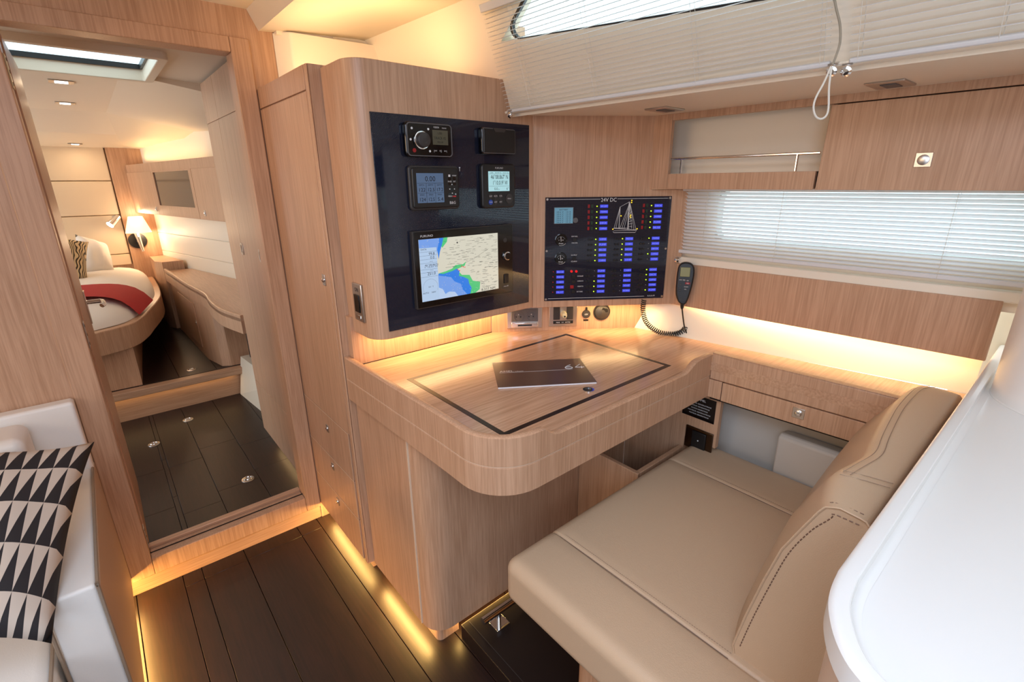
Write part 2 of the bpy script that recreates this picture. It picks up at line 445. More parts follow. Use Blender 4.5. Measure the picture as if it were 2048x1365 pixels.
# coachroof side: sloping lining from the ceiling edge down to the side-deck edge, with the cabin-top window hole
A = Vector((1.162, 1.386, 1.775)); EE = Vector((.085, -.928, 0)).normalized(); WW = Vector((-.102, 0, .285))
NN = EE.cross(WW).normalized()
if NN.x > 0: NN = -NN           # NN points inboard
WWn = WW.normalized()
CF = Frame(A - NN * .022, EE, WWn)          # lining plane 22 mm behind the blind
def cpx(px, py, off=.022):
    p = onp(px, py, A - NN * off, NN); d = p - (A - NN * off); return d.dot(EE), d.dot(CF.v)
wA = cpx(1005, 82); wB = cpx(1042, -3); wC = cpx(1700, -62); wD = cpx(1640, -130); 
wl_ = [(wA[0], wA[1]), (wB[0], .285)]
lo_s, hi_s = -.80, 4.0
# window polygon (trapezoid) on the lining
win = [(wA[0], wA[1]), (cpx(1395, 0)[0], cpx(1395, 0)[1]), (.92, cpx(1395, 0)[1] + (.92 - cpx(1395, 0)[0]) * (cpx(1395, 0)[1] - wA[1]) / (cpx(1395, 0)[0] - wA[0])), (.92, .295), (wB[0] + .02, .295)]
lw = MB(CF)
b0, b1, b2 = win[0], win[1], win[2]
TOPV = .36
lw.poly([(lo_s, -.02, 0), (win[0][0], -.02, 0), (win[0][0], win[0][1], 0), (win[4][0], win[4][1], 0), (win[4][0], TOPV, 0), (lo_s, TOPV, 0)])
lw.poly([(win[0][0], -.02, 0), (win[2][0], -.02, 0), (win[2][0], win[2][1], 0), (win[1][0], win[1][1], 0), (win[0][0], win[0][1], 0)])
lw.poly([(win[2][0], -.02, 0), (hi_s, -.02, 0), (hi_s, TOPV, 0), (win[3][0], TOPV, 0), (win[3][0], win[3][1], 0), (win[2][0], win[2][1], 0)])
lw.poly([(win[4][0], win[4][1], 0), (win[3][0], win[3][1], 0), (win[3][0], TOPV, 0), (win[4][0], TOPV, 0)])
# reveal
for i in range(5):
    p, q = win[i], win[(i + 1) % 5]
    lw.poly([(p[0], p[1], 0), (q[0], q[1], 0), (q[0], q[1], -.05 if False else .05 * (-1 if CF.n.dot(NN) > 0 else 1)), (p[0], p[1], .05 * (-1 if CF.n.dot(NN) > 0 else 1))])
struct(lw.build('wall_coachroof', 'liner'))
sg = -1 if CF.n.dot(NN) > 0 else 1
inn = roundpoly(win, .03, 5)
cxm = sum(p[0] for p in win) / 5; cym = sum(p[1] for p in win) / 5
wnd = MB(CF).prism([(cxm + (p[0] - cxm) * 1.02, cym + (p[1] - cym) * 1.03) for p in win], sg * .046, sg * .052).build('window_2', 'pane'); struct(wnd)
fr_ = MB(CF); n_ = len(inn); fr_.ring([(cxm + (p[0] - cxm) * 1.004, cym + (p[1] - cym) * 1.012) for p in inn], [(cxm + (p[0] - cxm) * .984, cym + (p[1] - cym) * .93) for p in inn], -sg * .001, sg * .012)
fr_.build('window_gasket', 'black', wnd)

# side-deck soffit with bullnose inner edge
sf = MB(); sec = [(-.004, .004), (-.006, .001), (-.004, -.003), (.002, -.004), (0.02, -.003), (.06, .0)]
rows = []
for s_ in (-.02, .1, .4, .8, 1.2, 1.6, 2.2, 3.2):
    o_ = A + EE * s_
    rows.append([tuple(o_ + Vector((a, 0, b))) for a, b in sec] + [(1.80 + .04 * max(s_, 0), o_.y, 1.775)])
sf.grid(rows)
soffit = struct(sf.build('ceiling_side', 'liner'))

# breaker wall (angled) and the angled splash panel below it
TA = R(35.5); BU = Vector((math.cos(TA), -math.sin(TA), 0)); BF = Frame((1.287, 1.4, 0), BU, (0, 0, 1))
bw = MB(BF)
bw.prism(roundpoly([(0, 1.068), (.600, 1.068), (.600, 1.518), (.455, 1.518), (.455, 1.79), (0, 1.79)], [0, .012, 0, 0, 0, 0]), -.04, 0)
wbk = struct(bw.build('wall_breaker', 'oak_z', None, .002))
bk = MB(); p_, q_, r_ = (.60, 1.566), (1.203, 1.566), (1.712, 1.209)
bk.box((.60, 1.566, .93), (1.203, 1.60, 1.12))
bk = struct(bk.build('wall_back', 'oak_z'))
d2 = Vector((r_[0] - q_[0], r_[1] - q_[1], 0)).normalized(); SF = Frame((q_[0], q_[1], 0), d2, (0, 0, 1))
MB(SF).box((0.002, .92, -.03), (.66, 1.12, 0.0015)).build('splash_panel', 'oak_z', bk)

# hull side: lower lining below the wooden band, sloping outboard as it rises; lining around the window
hw = MB()
H0 = Vector((1.706, 1.235, .945)); H1 = Vector((1.889, .136, .945)); hd_ = (H1 - H0).normalized()
rows = []
for s_ in (-.15, .3, .6, .9, 1.118):
    b_ = H0 + hd_ * s_
    rows.append([tuple(b_ + Vector((0, 0, -.005))), tuple(b_ + Vector((.025, 0, .06))), tuple(b_ + Vector((.075, .0, .16))), tuple(b_ + Vector((.12, 0, .30)))])
hw.grid(rows)
wr = struct(hw.build('wall_right', 'liner'))
# lining plane behind the blind with window hole
HF = Frame(hull(0, 0, -.045), HU, (0, 0, 1))
def hpx(px, py, off=-.045):
    p = onp(px, py, hull(0, 0, off), HN) - hull(0, 0, off); return p.dot(HU), p.z
wx0, wz0, wz1 = hpx(1432, 450)[0], 1.335, 1.517
wx1 = 2.3
lw = MB(HF)
for a, b in (((-.2, 1.2), (wx0, 1.6)), ((wx0, 1.2), (wx1, wz0)), ((wx0, wz1), (wx1, 1.6)), ((wx1, 1.2), (3.2, 1.6))):
    lw.box((a[0], a[1], -.004), (b[0], b[1], 0))
lw.build('window_surround', 'liner', wr)
w1 = MB(HF).box((wx0 - .02, wz0 - .02, -.055), (wx1 + .02, wz1 + .02, -.050)).build('window_1', 'pane'); struct(w1)
rv = MB(HF).ring(rect(wx0 - .012, wz0 - .012, wx1 + .012, wz1 + .012, .04), rect(wx0 + .001, wz0 + .001, wx1 - .001, wz1 - .001, .04), -.05, -.004)
rv.build('window_frame', 'liner_grey', w1)
# ledge strip between blind and band
MB(Frame(hull(0, 0, 0), HU, (0, 0, 1))).box((-.0, 1.232, -.04), (2.0, 1.262, -.006)).build('ledge', 'liner', wr, .004)
# closing walls behind / beside the camera
wb = MB(); wb.box((-2.6, -2.65, 0), (2.3, -2.6, 2.2)); struct(wb.build('wall_aft', 'oak_z'))
wl2 = MB(); wl2.box((-2.65, -2.6, 0), (-2.6, YB, 2.2)); struct(wl2.build('wall_left', 'liner'))
hh = MB(); hh.add([(1.73, YB, 0), (1.86, .9, 0), (2.05, -2.6, 0), (1.73, YB, .95), (1.86, .9, .95), (2.05, -2.6, .95)], [(0, 1, 4, 3), (1, 2, 5, 4)])
hl = MB(); hl.add([(1.68, 1.2, 0), (1.73, .6, 0), (1.77, .118, 0), (1.73, 1.2, .94), (1.77, .6, .94), (1.80, .118, .94)], [(0, 1, 4, 3), (1, 2, 5, 4)])
struct(hl.build('wall_hull_lower', 'liner_grey'))
hb = MB(); hb.box((2.03, -2.6, 0), (2.06, .2, 1.2)); struct(hb.build('wall_side', 'liner'))
ah = MB(); ah.box((1.12, 1.62, 1.6), (1.9, YB, 1.66)); 

# ================================================================== TALL CABINET
tc = thing('tall_cabinet', 'tall oak cabinet with three drawers right of the doorway', 'cabinet', (.6, 1.87, 0))
MB().box((.578, 1.602, .08), (.70, YB - .001, 1.885)).build('body', 'oak_z', tc, .0)
MB().box((.616, 1.66, 0), (.66, YB - .002, .08)).build('plinth', 'oak_x', tc)
XF = Frame((.578, 0, 0), (0, -1, 0), (0, 0, 1))       # faces -x ; u = -y
def panel(name, y0, y1, z0, z1, parent, mat='oak_z'):
    return MB(XF).box((-y1, z0, 0), (-y0, z1, .006)).build(name, mat, parent, .0012, 1)
panel('top_panel', 1.628, YB - .002, 1.818, 1.885, tc)
MB(XF).box((-1.625, .08, 0), (-1.602, 1.885, .006)).build('stile', 'oak_z', tc, .004)
du = panel('cabinet_door', 1.628, YB - .002, .658, 1.814, tc)
latch(Frame((.572, 1.676, 1.237), (0, -1, 0), (0, 0, 1)), 'door_latch', du, .026, .038)
for z0, z1, zl in ((.452, .655, .591), (.272, .449, .412), (.082, .269, .235)):
    d_ = panel('drawer', 1.640, YB - .002, z0, z1, tc)
    latch(Frame((.572, 1.865, zl), (0, -1, 0), (0, 0, 1)), 'drawer_latch', d_, .024, .032)
sm = MB(XF)
for z in (.6565, .4505, .2705): sm.box((-YB, z - .0012, .0062), (-1.64, z + .0012, .0068))
sm.box((-1.641, .08, .0062), (-1.638, .66, .0068))
sm.build('edge_lines', 'seam', tc)

# ================================================================== INSTRUMENT CONSOLE
con = thing('instrument_console', 'oak instrument console with rounded left corner and carbon front panel above the chart table', 'console', (.95, 1.48, 1.07))
pl = roundpoly([(.612, 1.599), (.612, YM), (1.286, YM), (1.286, 1.599)], [0, .062, 0, 0], 10)
MB().prism(pl, 1.070, 1.876).build('casing', 'oak_z', con, .002)
MF = Frame((0, YM, 0), (1, 0, 0), (0, 0, 1))     # console face, normal to the camera side
gp = [ony(738, 223, YM), ony(1057, 252, YM), ony(1057, 605, YM), ony(775, 660, YM)]
gx0, gx1, gz0, gz1 = .661, 1.264, 1.096, 1.742
MB(MF).box((gx0, gz0, 0), (gx1, gz1, .0035)).build('carbon_panel', 'carbon', con, .001)
# small switch on the left side of the casing
ts = thing('thermostat_switch', 'slim brushed-steel switch plate on the curved side of the instrument console', 'switch', (.612, 1.52, 1.19))
TF = Frame((.6115, 1.49, 1.185), (0, -1, 0), (0, 0, 1))
MB(TF).box((-.034, -.062, 0), (.034, .062, .007)).build('plate', 'steel', ts, .002)
MB(TF).box((-.02, -.032, .007), (.016, .026, .010)).build('display', 'blackgloss', ts, .001)
mk = MB(TF); text(mk, 'ON', 0, .036, .018, .0075); mk.build('lettering', 'ink', ts)
MB(TF).box((-.015, -.052, .007), (.015, -.042, .009)).build('button', 'chrome', ts, .001)

def dev(px0, py0, px1, py1):      # pixel corners (left-top, right-bottom) on console face -> x0,z1,x1,z0
    a = ony(px0, py0, YM); b = ony(px1, py1, YM); return a.x, a.z, b.x, b.z
# --- stereo
cx = (.760 + .922) / 2
st = thing('marine_stereo', 'black marine stereo with round knob and small grey display, top left of the carbon panel', 'radio', (.84, YM - .004, 1.675))
x0, x1, z0, z1 = .757, .920, 1.625, 1.722
pc = [ony(803, 257, YM), ony(897, 262, YM), ony(897, 308, YM), ony(806, 303, YM)]
DF = Frame((x0, YM - .0035, z0), (1, 0, 0), (0, 0, 1)); w, h = x1 - x0, z1 - z0
MB(DF).prism(rect(0, 0, w, h, .012), 0, .020).build('body', 'blackgloss', st, .004)
MB(DF).ring(rect(0.004, .002, w - .001, h - .002, .011), rect(.007, .0045, w - .004, h - .0045, .009), .0195, .0215).build('rim', 'grey', st)
MB(DF).lathe([(.0001, .02), (.026, .02), (.0255, .024), (.0235, .0245), (.0001, .0245)], (.053, .047, 0), 32).build('knob_ring', 'chrome', st)
MB(DF).lathe([(.0001, .024), (.0225, .024), (.021, .038), (.018, .040), (.0001, .040)], (.053, .047, 0), 32).build('knob', 'charcoal', st)
MB(DF).box((.092, .036, .020), (.147, .078, .0212)).build('display', 'e_lcd4', st)
t_ = MB(DF); text(t_, 'USB', .118, .066, .009, .0214); text(t_, 'TRACK 02', .118, .052, .010, .0214, width=.042); text(t_, '00:14', .118, .041, .009, .0214); t_.build('display_text', 'screenink', st)
t_ = MB(DF); text(t_, 'FUSION', .098, .083, .007, .0205, 'l', width=.018); text(t_, 'MARINE', .135, .083, .0045, .0205)
for i, s_ in enumerate(('|<<', '>||', '>>|')): text(t_, s_, .1 + .018 * i, .016, .008, .0205)
for q in ((.022, .079), (.078, .079), (.080, .017), (.016, .048)): t_.cyl(q, .0035, .0205, .0212, 8)
t_.build('lettering', 'print', st)
MB(DF).cyl((.026, .018), .006, .0205, .0222, 14).build('power_button', 'redplastic', st)
# --- speaker / holder box
sp = thing('control_box', 'plain black control box with notched lid, top right of the carbon panel', 'box', (1.13, YM - .004, 1.68))
a = ony(943, 265, YM); x0, x1, z0, z1 = 1.035, 1.180, 1.640, 1.722
DF = Frame((x0, YM - .0035, z0), (1, 0, 0), (0, 0, 1)); w, h = x1 - x0, z1 - z0
MB(DF).prism(rect(0, 0, w, h, .008), 0, .022).build('body', 'blackgloss', sp, .004)
MB(DF).prism(rect(.006, .004, w - .004, h - .004, .004), .021, .026).build('front', 'black', sp, .002)
MB(DF).add([(.045, h - .001, .020), (.100, h - .001, .020), (.092, h - .013, .020), (.053, h - .013, .020), (.045, h - .001, .0275), (.100, h - .001, .0275), (.092, h - .013, .0275), (.053, h - .013, .0275)],
           [(0, 1, 2, 3), (4, 5, 6, 7), (0, 1, 5, 4), (1, 2, 6, 5), (2, 3, 7, 6), (3, 0, 4, 7)]).build('notch', 'charcoal', sp)
MB(DF).ring(rect(.004, .002, w - .002, h - .002, .006), rect(.0055, .004, w - .0035, h - .004, .006), .0215, .0235).build('edge_trim', 'grey', sp)
# --- wide data display (left)
dd = thing('data_display', 'charcoal data display with blue-grey screen of six numbers, left below the stereo', 'display', (.85, YM - .004, 1.52))
x0, x1, z0, z1 = .763, .944, 1.4685, 1.601
a, b = ony(806, 343, YM), ony(912, 420, YM)
DF = Frame((x0, YM - .0035, z0), (1, 0, 0), (0, 0, 1)); w, h = x1 - x0, z1 - z0
MB(DF).prism(rect(0, 0, w, h, .012), 0, .012).build('bezel', 'charcoal', dd, .003)
MB(DF).prism(rect(.008, .006, w - .004, h - .006, .008), .011, .018).build('front', 'black', dd, .003)
MB(DF).box((.022, .022, .018), (.118, .110, .0188)).build('screen', 'e_lcd3', dd)
t_ = MB(DF); text(t_, '0.00', .070, .086, .022, .0192)
for i, s_ in enumerate(('122', '12.5', '17.2')): text(t_, s_, .040 + .032 * i, .056, .015, .0192, width=.022)
for i, s_ in enumerate(('124', '12.5', '5.4')): text(t_, s_, .040 + .032 * i, .027, .015, .0192, width=.020)
for i in range(3): text(t_, 'DEPTH', .038 + .032 * i, .073, .006, .0192); text(t_, 'SPEED', .038 + .032 * i, .044, .006, .0192)
for z in (.080, .051): t_.box((.023, z, .019), (.117, z + .0008, .0192))
for x in (.054, .086): t_.box((x, .022, .019), (x + .0008, .080, .0192))
t_.build('display_text', 'screenink', dd)
t_ = MB(DF); text(t_, 'B&G', .150, .016, .012, .0184, width=.022)
for i, (s_, a, b) in enumerate((('WIND', .160, .101), ('PAGE', .142, .083), ('SET', .160, .083), ('MENU', .142, .038))): text(t_, s_, a, b, .006, .0184)
for q in ((.150, .076), (.141, .062), (.159, .062), (.150, .049), (.163, .046)): t_.cyl(q, .002, .018, .0184, 6)
t_.box((.138, .099, .018), (.145, .106, .0184)); t_.build('lettering', 'print', dd)
t_ = MB(DF); text(t_, 'PWR', .158, .037, .006, .0184); t_.build('power_lettering', 'e_red', dd)
for q in ((.142, .094), (.160, .094), (.142, .079), (.160, .079), (.150, .062), (.141, .044), (.159, .044)): MB(DF).cyl(q, .0065, .0175, .0181, 12).build('button', 'blackgloss', dd)
# --- GPS display (right)
gs = thing('gps_display', 'black position display with pale screen showing coordinates, right below the control box', 'display', (1.12, YM - .004, 1.5))
x0, x1, z0, z1 = 1.035, 1.180, 1.4645, 1.610
DF = Frame((x0, YM - .0035, z0), (1, 0, 0), (0, 0, 1)); w, h = x1 - x0, z1 - z0
MB(DF).prism(rect(0, 0, w, h, .012), 0, .018).build('body', 'black', gs, .004)
MB(DF).box((.026, .056, .018), (.119, .121, .0188)).build('screen', 'e_lcd2', gs)
t_ = MB(DF); text(t_, "46°08.867' N", .074, .096, .020, .0192, width=.076); text(t_, "1°10.019' W", .078, .077, .020, .0192, width=.064)
text(t_, '0.0', .058, .060, .012, .0192); text(t_, "6°", .110, .060, .012, .0192); text(t_, 'KN', .070, .060, .005, .0192)
text(t_, 'GPS    05/09/15   10:21:16', .074, .1145, .005, .0192, width=.080)
for z in (.1125, .0725): t_.box((.027, z, .019), (.118, z + .0006, .0192))
t_.build('display_text', 'screenink', gs)
t_ = MB(DF); text(t_, 'FURUNO', .074, .129, .008, .0184, width=.034)
for s_, a, b in (('DISP', .034, .038), ('MUTE', .055, .038), ('CUR', .078, .038), ('MOB', .034, .018), ('WPT', .055, .018), ('ENT', .078, .018), ('MENU', .117, .028)): text(t_, s_, a, b, .006, .0200)
t_.build('lettering', 'print', gs)
for q in ((.034, .040), (.055, .040), (.078, .040), (.055, .020), (.078, .020)): MB(DF).cyl(q, .0078, .0175, .0193, 14).build('button', 'charcoal', gs)
MB(DF).cyl((.034, .020), .0085, .0175, .0195, 16).build('round_button', plain('blue_key', srgb(30, 70, 170), .4), gs)
MB(DF).cyl((.117, .030), .0165, .0175, .0193, 20).build('cursor_pad', 'charcoal', gs)
# --- chart plotter
cp = thing('chart_plotter', 'large black chart plotter showing a coloured sea chart, at the bottom of the carbon panel', 'display', (.98, YM - .004, 1.33))
x0, x1, z0, z1 = .758, 1.167, 1.177, 1.480
P4 = [ony(818, 460, YM), ony(1018, 450, YM), ony(1019, 583, YM), ony(828, 617, YM)]
x0 = (P4[0].x + P4[3].x) / 2; x1 = (P4[1].x + P4[2].x) / 2; z1 = (P4[0].z + P4[1].z) / 2; z0 = (P4[2].z + P4[3].z) / 2
DF = Frame((x0, YM - .0035, z0), (1, 0, 0), (0, 0, 1)); w, h = x1 - x0, z1 - z0
MB(DF).prism(rect(0, 0, w, h, .003), 0, .016).build('body', 'charcoal', cp, .001)
MB(DF).prism(rect(.004, .003, w - .002, h - .003, .003), .016, .0175).build('glass_front', 'blackgloss', cp, .0005)
S4 = [ony(830, 477, YM), ony(988, 467, YM), ony(990, 577, YM), ony(838, 601, YM)]
sx0 = (S4[0].x + S4[3].x) / 2 - x0; sx1 = (S4[1].x + S4[2].x) / 2 - x0; sz1 = (S4[0].z + S4[1].z) / 2 - z0; sz0 = (S4[2].z + S4[3].z) / 2 - z0
CH = Frame(DF(sx0, sz0, .0176), DF.u, DF.v); cw, chh = sx1 - sx0, sz1 - sz0
def U(a, b, c=0): return (a * cw, b * chh, c)     # unit chart coords
def chart(name, mat, polys, c):
    m_ = MB(CH)
    for p in polys: m_.poly([U(a, b, c) for a, b in p])
    m_.build(name, mat, cp)
MB(CH).add([U(0, 0, .0), U(1, 0, .0), U(1, 1, .0), U(0, 1, .0), U(0, 0, -.0015), U(1, 0, -.0015), U(1, 1, -.0015), U(0, 1, -.0015)], [(0, 1, 2, 3), (4, 5, 6, 7), (0, 1, 5, 4), (1, 2, 6, 5), (2, 3, 7, 6), (3, 0, 4, 7)]).build('chart_land', 'e_land', cp)
chart('chart_shoal', 'e_shoal', [[(.22, 1), (.34, 1), (.33, .93), (.27, .84), (.25, .9)], [(.21, .43), (.30, .45), (.38, .48), (.42, .53), (.52, .53), (.56, .57), (.54, .50), (.44, .46), (.47, .40), (.50, .35), (.60, .33), (.64, .22), (.74, .18), (.73, .05), (.67, .0), (.58, .0), (.55, .1), (.42, .3), (.3, .40)]], .0003)
chart('chart_deep', 'e_deep', [[(.2, 1), (.29, 1), (.27, .9), (.24, .78), (.22, .66), (.21, .8)], [(.21, .43), (.27, .41), (.38, .44), (.44, .47), (.47, .42), (.46, .34), (.52, .31), (.58, .26), (.59, .18), (.62, .1), (.60, 0), (.42, 0), (.25, .25), (.2, .36)]], .0005)
chart('chart_sea', 'e_sea', [[(0, 1), (.24, 1), (.23, .92), (.21, .82), (.2, .7), (0, .7)], [(.2, .40), (.28, .37), (.36, .34), (.40, .26), (.48, .2), (.50, .1), (.56, .0), (.0, .0), (.0, .4)]], .0007)
chart('chart_pale_sea', 'e_seapale', [[(0, .0), (.44, .0), (.40, .08), (.33, .1), (.28, .07), (.25, .16), (.2, .2), (.0, .2)]], .0009)
chart('chart_side_panel', 'e_panel', [[(0, .87), (.20, .86), (.205, .0), (0, .0)]], .0011)
t_ = MB(CH)
def T(s_, a, b, sz, al='c', wd=None): text(t_, s_, a * cw, b * chh, sz, .0014, al, width=wd)
T('DATA', .05, .83, .008, 'c'); T('99.8', .14, .745, .013); T('0.0', .145, .685, .013); T('----', .13, .63, .010); T("46°08.86'N", .13, .575, .008, 'c', .05); T("1°10.01'W", .13, .545, .008, 'c', .05)
T('----', .13, .49, .010); T('251.0', .125, .425, .014); T('AUTO', .045, .125, .008); T('NAV', .14, .125, .008); T('251 °T', .11, .22, .007)
T('8.317 NM', .85, .012, .012, 'c', .062)
for z in (.80, .74, .68, .62, .52, .47, .40): t_.box((0, z * chh, .0012), (.2 * cw, z * chh + .0005, .0014))
for i in range(26):
    an = R(200 - i * 8.8); t_.box((.105 * cw + math.cos(an) * .028 - .0006, .22 * chh + math.sin(an) * .028 - .0006, .0012), (.105 * cw + math.cos(an) * .028 + .0006, .22 * chh + math.sin(an) * .028 + .0006, .0014))
rnd = random.Random(3)
for i in range(230):
    a = rnd.uniform(.27, .97); b = rnd.uniform(.05, .97)
    if b < .5 and a < .78 - .45 * (b): continue
    L = rnd.uniform(.015, .075)
    t_.box((a * cw, b * chh, .0012), (min(a + L, .99) * cw, b * chh + rnd.uniform(.0004, .0009), .0014))
t_.tube([U(.55, .55, .0013), U(.66, .60, .0013), U(.86, .74, .0013)], .0003, 4)
t_.cyl((.455 * cw, .9 * chh), .0028, .0012, .0014, 8)
t_.build('chart_lettering', 'ink', cp, kind='stuff')
t_ = MB(CH)
for i in range(70):
    a = rnd.uniform(.22, .72); b = rnd.uniform(.02, .40)
    if b < .48 - .62 * (a - .2): t_.cyl((a * cw, b * chh), .0009, .0012, .0014, 5)
for i in range(8): t_.cyl((rnd.uniform(.02, .24) * cw, rnd.uniform(.88, .98) * chh), .0011, .0012, .0014, 5)
t_.build('depth_dots', 'e_land', cp, kind='stuff')
t_ = MB(CH)
for a, b in ((.50, .50), (.52, .485), (.54, .475), (.45, .45), (.47, .43)): t_.cyl((a * cw, b * chh), .002, .0012, .0015, 6)
t_.build('buoy_marks', 'e_red', cp)
fpos = (w - .032, .139)
MB(DF).lathe([(.0001, .017), (.017, .017), (.0155, .026), (.013, .027), (.0001, .027)], (fpos[0], fpos[1], 0), 28).build('knob', 'chrome', cp)
MB(DF).lathe([(.0001, .0265), (.012, .0265), (.012, .031), (.0001, .031)], (fpos[0], fpos[1], 0), 24).build('knob_cap', 'blackgloss', cp)
MB(DF).lathe([(.0001, .017), (.009, .017), (.008, .0185), (.0001, .0185)], (w - .036, h - .055, 0), 20).build('power_button', 'charcoal', cp)
MB(DF).box((w - .044, .038, .017), (w - .024, .072, .021)).build('card_slot', 'black', cp, .001)
t_ = MB(DF); text(t_, 'FURUNO', .028, h - .020, .010, .0178, 'l', width=.046); text(t_, 'micro SD', w - .034, .025, .006, .0178); t_.build('lettering', 'print', cp)
bt = MB(MF); bt.cyl((.957, 1.596), .0025, .0035, .005, 8); bt.box((.9562, 1.585, .0035), (.9578, 1.593, .0045)); bt.build('antenna_pin', 'print', con)

# ================================================================== BREAKER PANEL
bp = thing('breaker_panel', 'black electrical breaker panel with rows of blue-lit labels and yellow-green lamps', 'control panel', tuple(BF(.29, 1.3, .005)))
pw, ph = .489, .3985
PFR = Frame(BF(.0465, 1.0955, .0005), BU, (0, 0, 1))
MB(PFR).box((0, 0, 0), (pw, ph, .004)).build('plate', 'carbon', bp, .0008)
# map crop pixels of the panel photo (1602x1365 view) to plate coords via homography
def homog(src, dst):
    Amat = []; Bv = []
    for (x, y), (u, v) in zip(src, dst):
        Amat.append([x, y, 1, 0, 0, 0, -u * x, -u * y]); Bv.append(u)
        Amat.append([0, 0, 0, x, y, 1, -v * x, -v * y]); Bv.append(v)
    n = 8
    for i in range(n):
        p = max(range(i, n), key=lambda r: abs(Amat[r][i])); Amat[i], Amat[p] = Amat[p], Amat[i]; Bv[i], Bv[p] = Bv[p], Bv[i]
        for r in range(n):
            if r != i:
                f = Amat[r][i] / Amat[i][i]; Amat[r] = [a - f * b for a, b in zip(Amat[r], Amat[i])]; Bv[r] -= f * Bv[i]
    h_ = [Bv[i] / Amat[i][i] for i in range(n)]
    return lambda x, y: ((h_[0] * x + h_[1] * y + h_[2]) / (h_[6] * x + h_[7] * y + 1), (h_[3] * x + h_[4] * y + h_[5]) / (h_[6] * x + h_[7] * y + 1))
HG = homog([(67, 85), (1565, 75), (1457, 1260), (50, 1310)], [(0, ph), (pw, ph), (pw, 0), (0, 0)])
for q in ((90, 108), (1540, 97), (1440, 1240), (70, 1288), (80, 718), (1486, 686)):
    a, b = HG(*q); MB(PFR).lathe([(.0001, .004), (.0048, .004), (.004, .0062), (.0001, .0062)], (a, b, 0), 12).build('screw', 'steel', bp)
t_ = MB(PFR); a, b = HG(822, 115); text(t_, '24V DC', a, b - .007, .020, .0043, width=.060)
for (x0_, y0_), (x1_, y1_) in (((120, 110), (720, 108)), ((925, 106), (1520, 98)), ((95, 1283), (1235, 1240))):
    a0, b0 = HG(x0_, y0_); a1, b1 = HG(x1_, y1_); b0 = (b0 + b1) / 2; t_.box((a0, b0 - .0006, .004), (a1, b0 + .0006, .0043))
a, b = HG(1315, 1235); text(t_, 'A.A.A.M', a, b - .003, .009, .0043, width=.030)
for s_, q in (('BOW PANEL', (415, 545)), ('STERN PANEL', (415, 622)), ('24V', (408, 765)), ('OFF', (408, 840)), ('CHARGER', (482, 1012)), ('ALTERNATOR', (482, 1070)), ('GENERATOR', (482, 1132)), ('BATTERIES', (475, 1195))):
    a, b = HG(*q); text(t_, s_, a, b - .002, .0065, .0043, width=.024)
t_.build('lettering', 'print', bp)
# ketch outline
t_ = MB(PFR)
def L(pts, r=.0006):
    t_.tube([(*HG(*p), .0046) for p in pts], r, 4)
L([(875, 450), (1150, 470), (1130, 498), (880, 500), (870, 488)], .0009); L([(878, 478), (1145, 472)]); L([(885, 445), (1065, 447)])
L([(1068, 140), (1048, 460)], .0012); L([(1060, 140), (1040, 460)]); L([(955, 200), (940, 455)], .0011); L([(955, 200), (1065, 140)]); L([(1068, 140), (1140, 468)]); L([(1068, 140), (1118, 468)])
L([(955, 200), (882, 450)]); L([(955, 200), (905, 450)]); L([(1065, 160), (950, 452)]); L([(1065, 170), (975, 452)]); L([(1066, 200), (1000, 452)]); L([(1066, 150), (1090, 452)])
for i in range(6): L([(1050, 300 + i * 25), (1095, 250 + i * 36)])
t_.build('ketch_drawing', 'print', bp)
t_ = MB(PFR)
for q in ((1092, 124), (1090, 147), (965, 304), (1077, 297), (1076, 320), (868, 460), (1153, 455)): t_.cyl(HG(*q), .0021, .004, .006, 8)
t_.build('position_lamps', 'e_yellow', bp)
# LCD + knob
a0, b0 = HG(172, 392); a1, b1 = HG(396, 205)
MB(PFR).box((a0 - .002, b0 - .002, .004), (a1 + .002, b1 + .002, .0065)).build('lcd_frame', 'grey', bp, .0005)
lcd = MB(PFR).box((a0, b0, .0064), (a1, b1, .0068)).build('lcd_screen', 'e_lcd', bp)
t_ = MB(PFR); text(t_, 'BATTERY', (a0 + a1) / 2, b1 - .010, .008, .007)
for i in range(6): text(t_, '24.6 V   12 A', (a0 + a1) / 2, b1 - .018 - i * .0075, .0065, .007, width=.055)
t_.build('display_text', 'ink', bp)
MB(PFR).lathe([(.0001, .004), (.0105, .004), (.0095, .013), (.0001, .0135)], (*HG(422, 354), 0), 24).build('selector_knob', 'grey', bp)
# gauges
for q in ((252, 585), (247, 803)):
    a, b = HG(*q)
    g_ = MB(PFR).lathe([(.0001, .004), (.0235, .004), (.0235, .007), (.021, .0075), (.021, .0062), (.0001, .0062)], (a, b, 0), 32).build('gauge', 'blackgloss', bp)
    t_ = MB(PFR)
    for i in range(13):
        an = R(150 - i * 10); t_.cyl((a + math.cos(an) * .016, b - .004 + math.sin(an) * .016), .0006, .0063, .0068, 5)
    t_.tube([(a, b - .006, .0072), (a - .001, b + .012, .0072)], .0009, 5); text(t_, 'Amps', a, b - .016, .008, .0064); text(t_, '0      50', a, b - .003, .006, .0064)
    t_.tube([(a + math.cos(R(k)) * .022, b + math.sin(R(k)) * .022, .0078) for k in range(250, 330, 8)], .0006, 4)
    t_.build('dial_marks', 'print', g_)
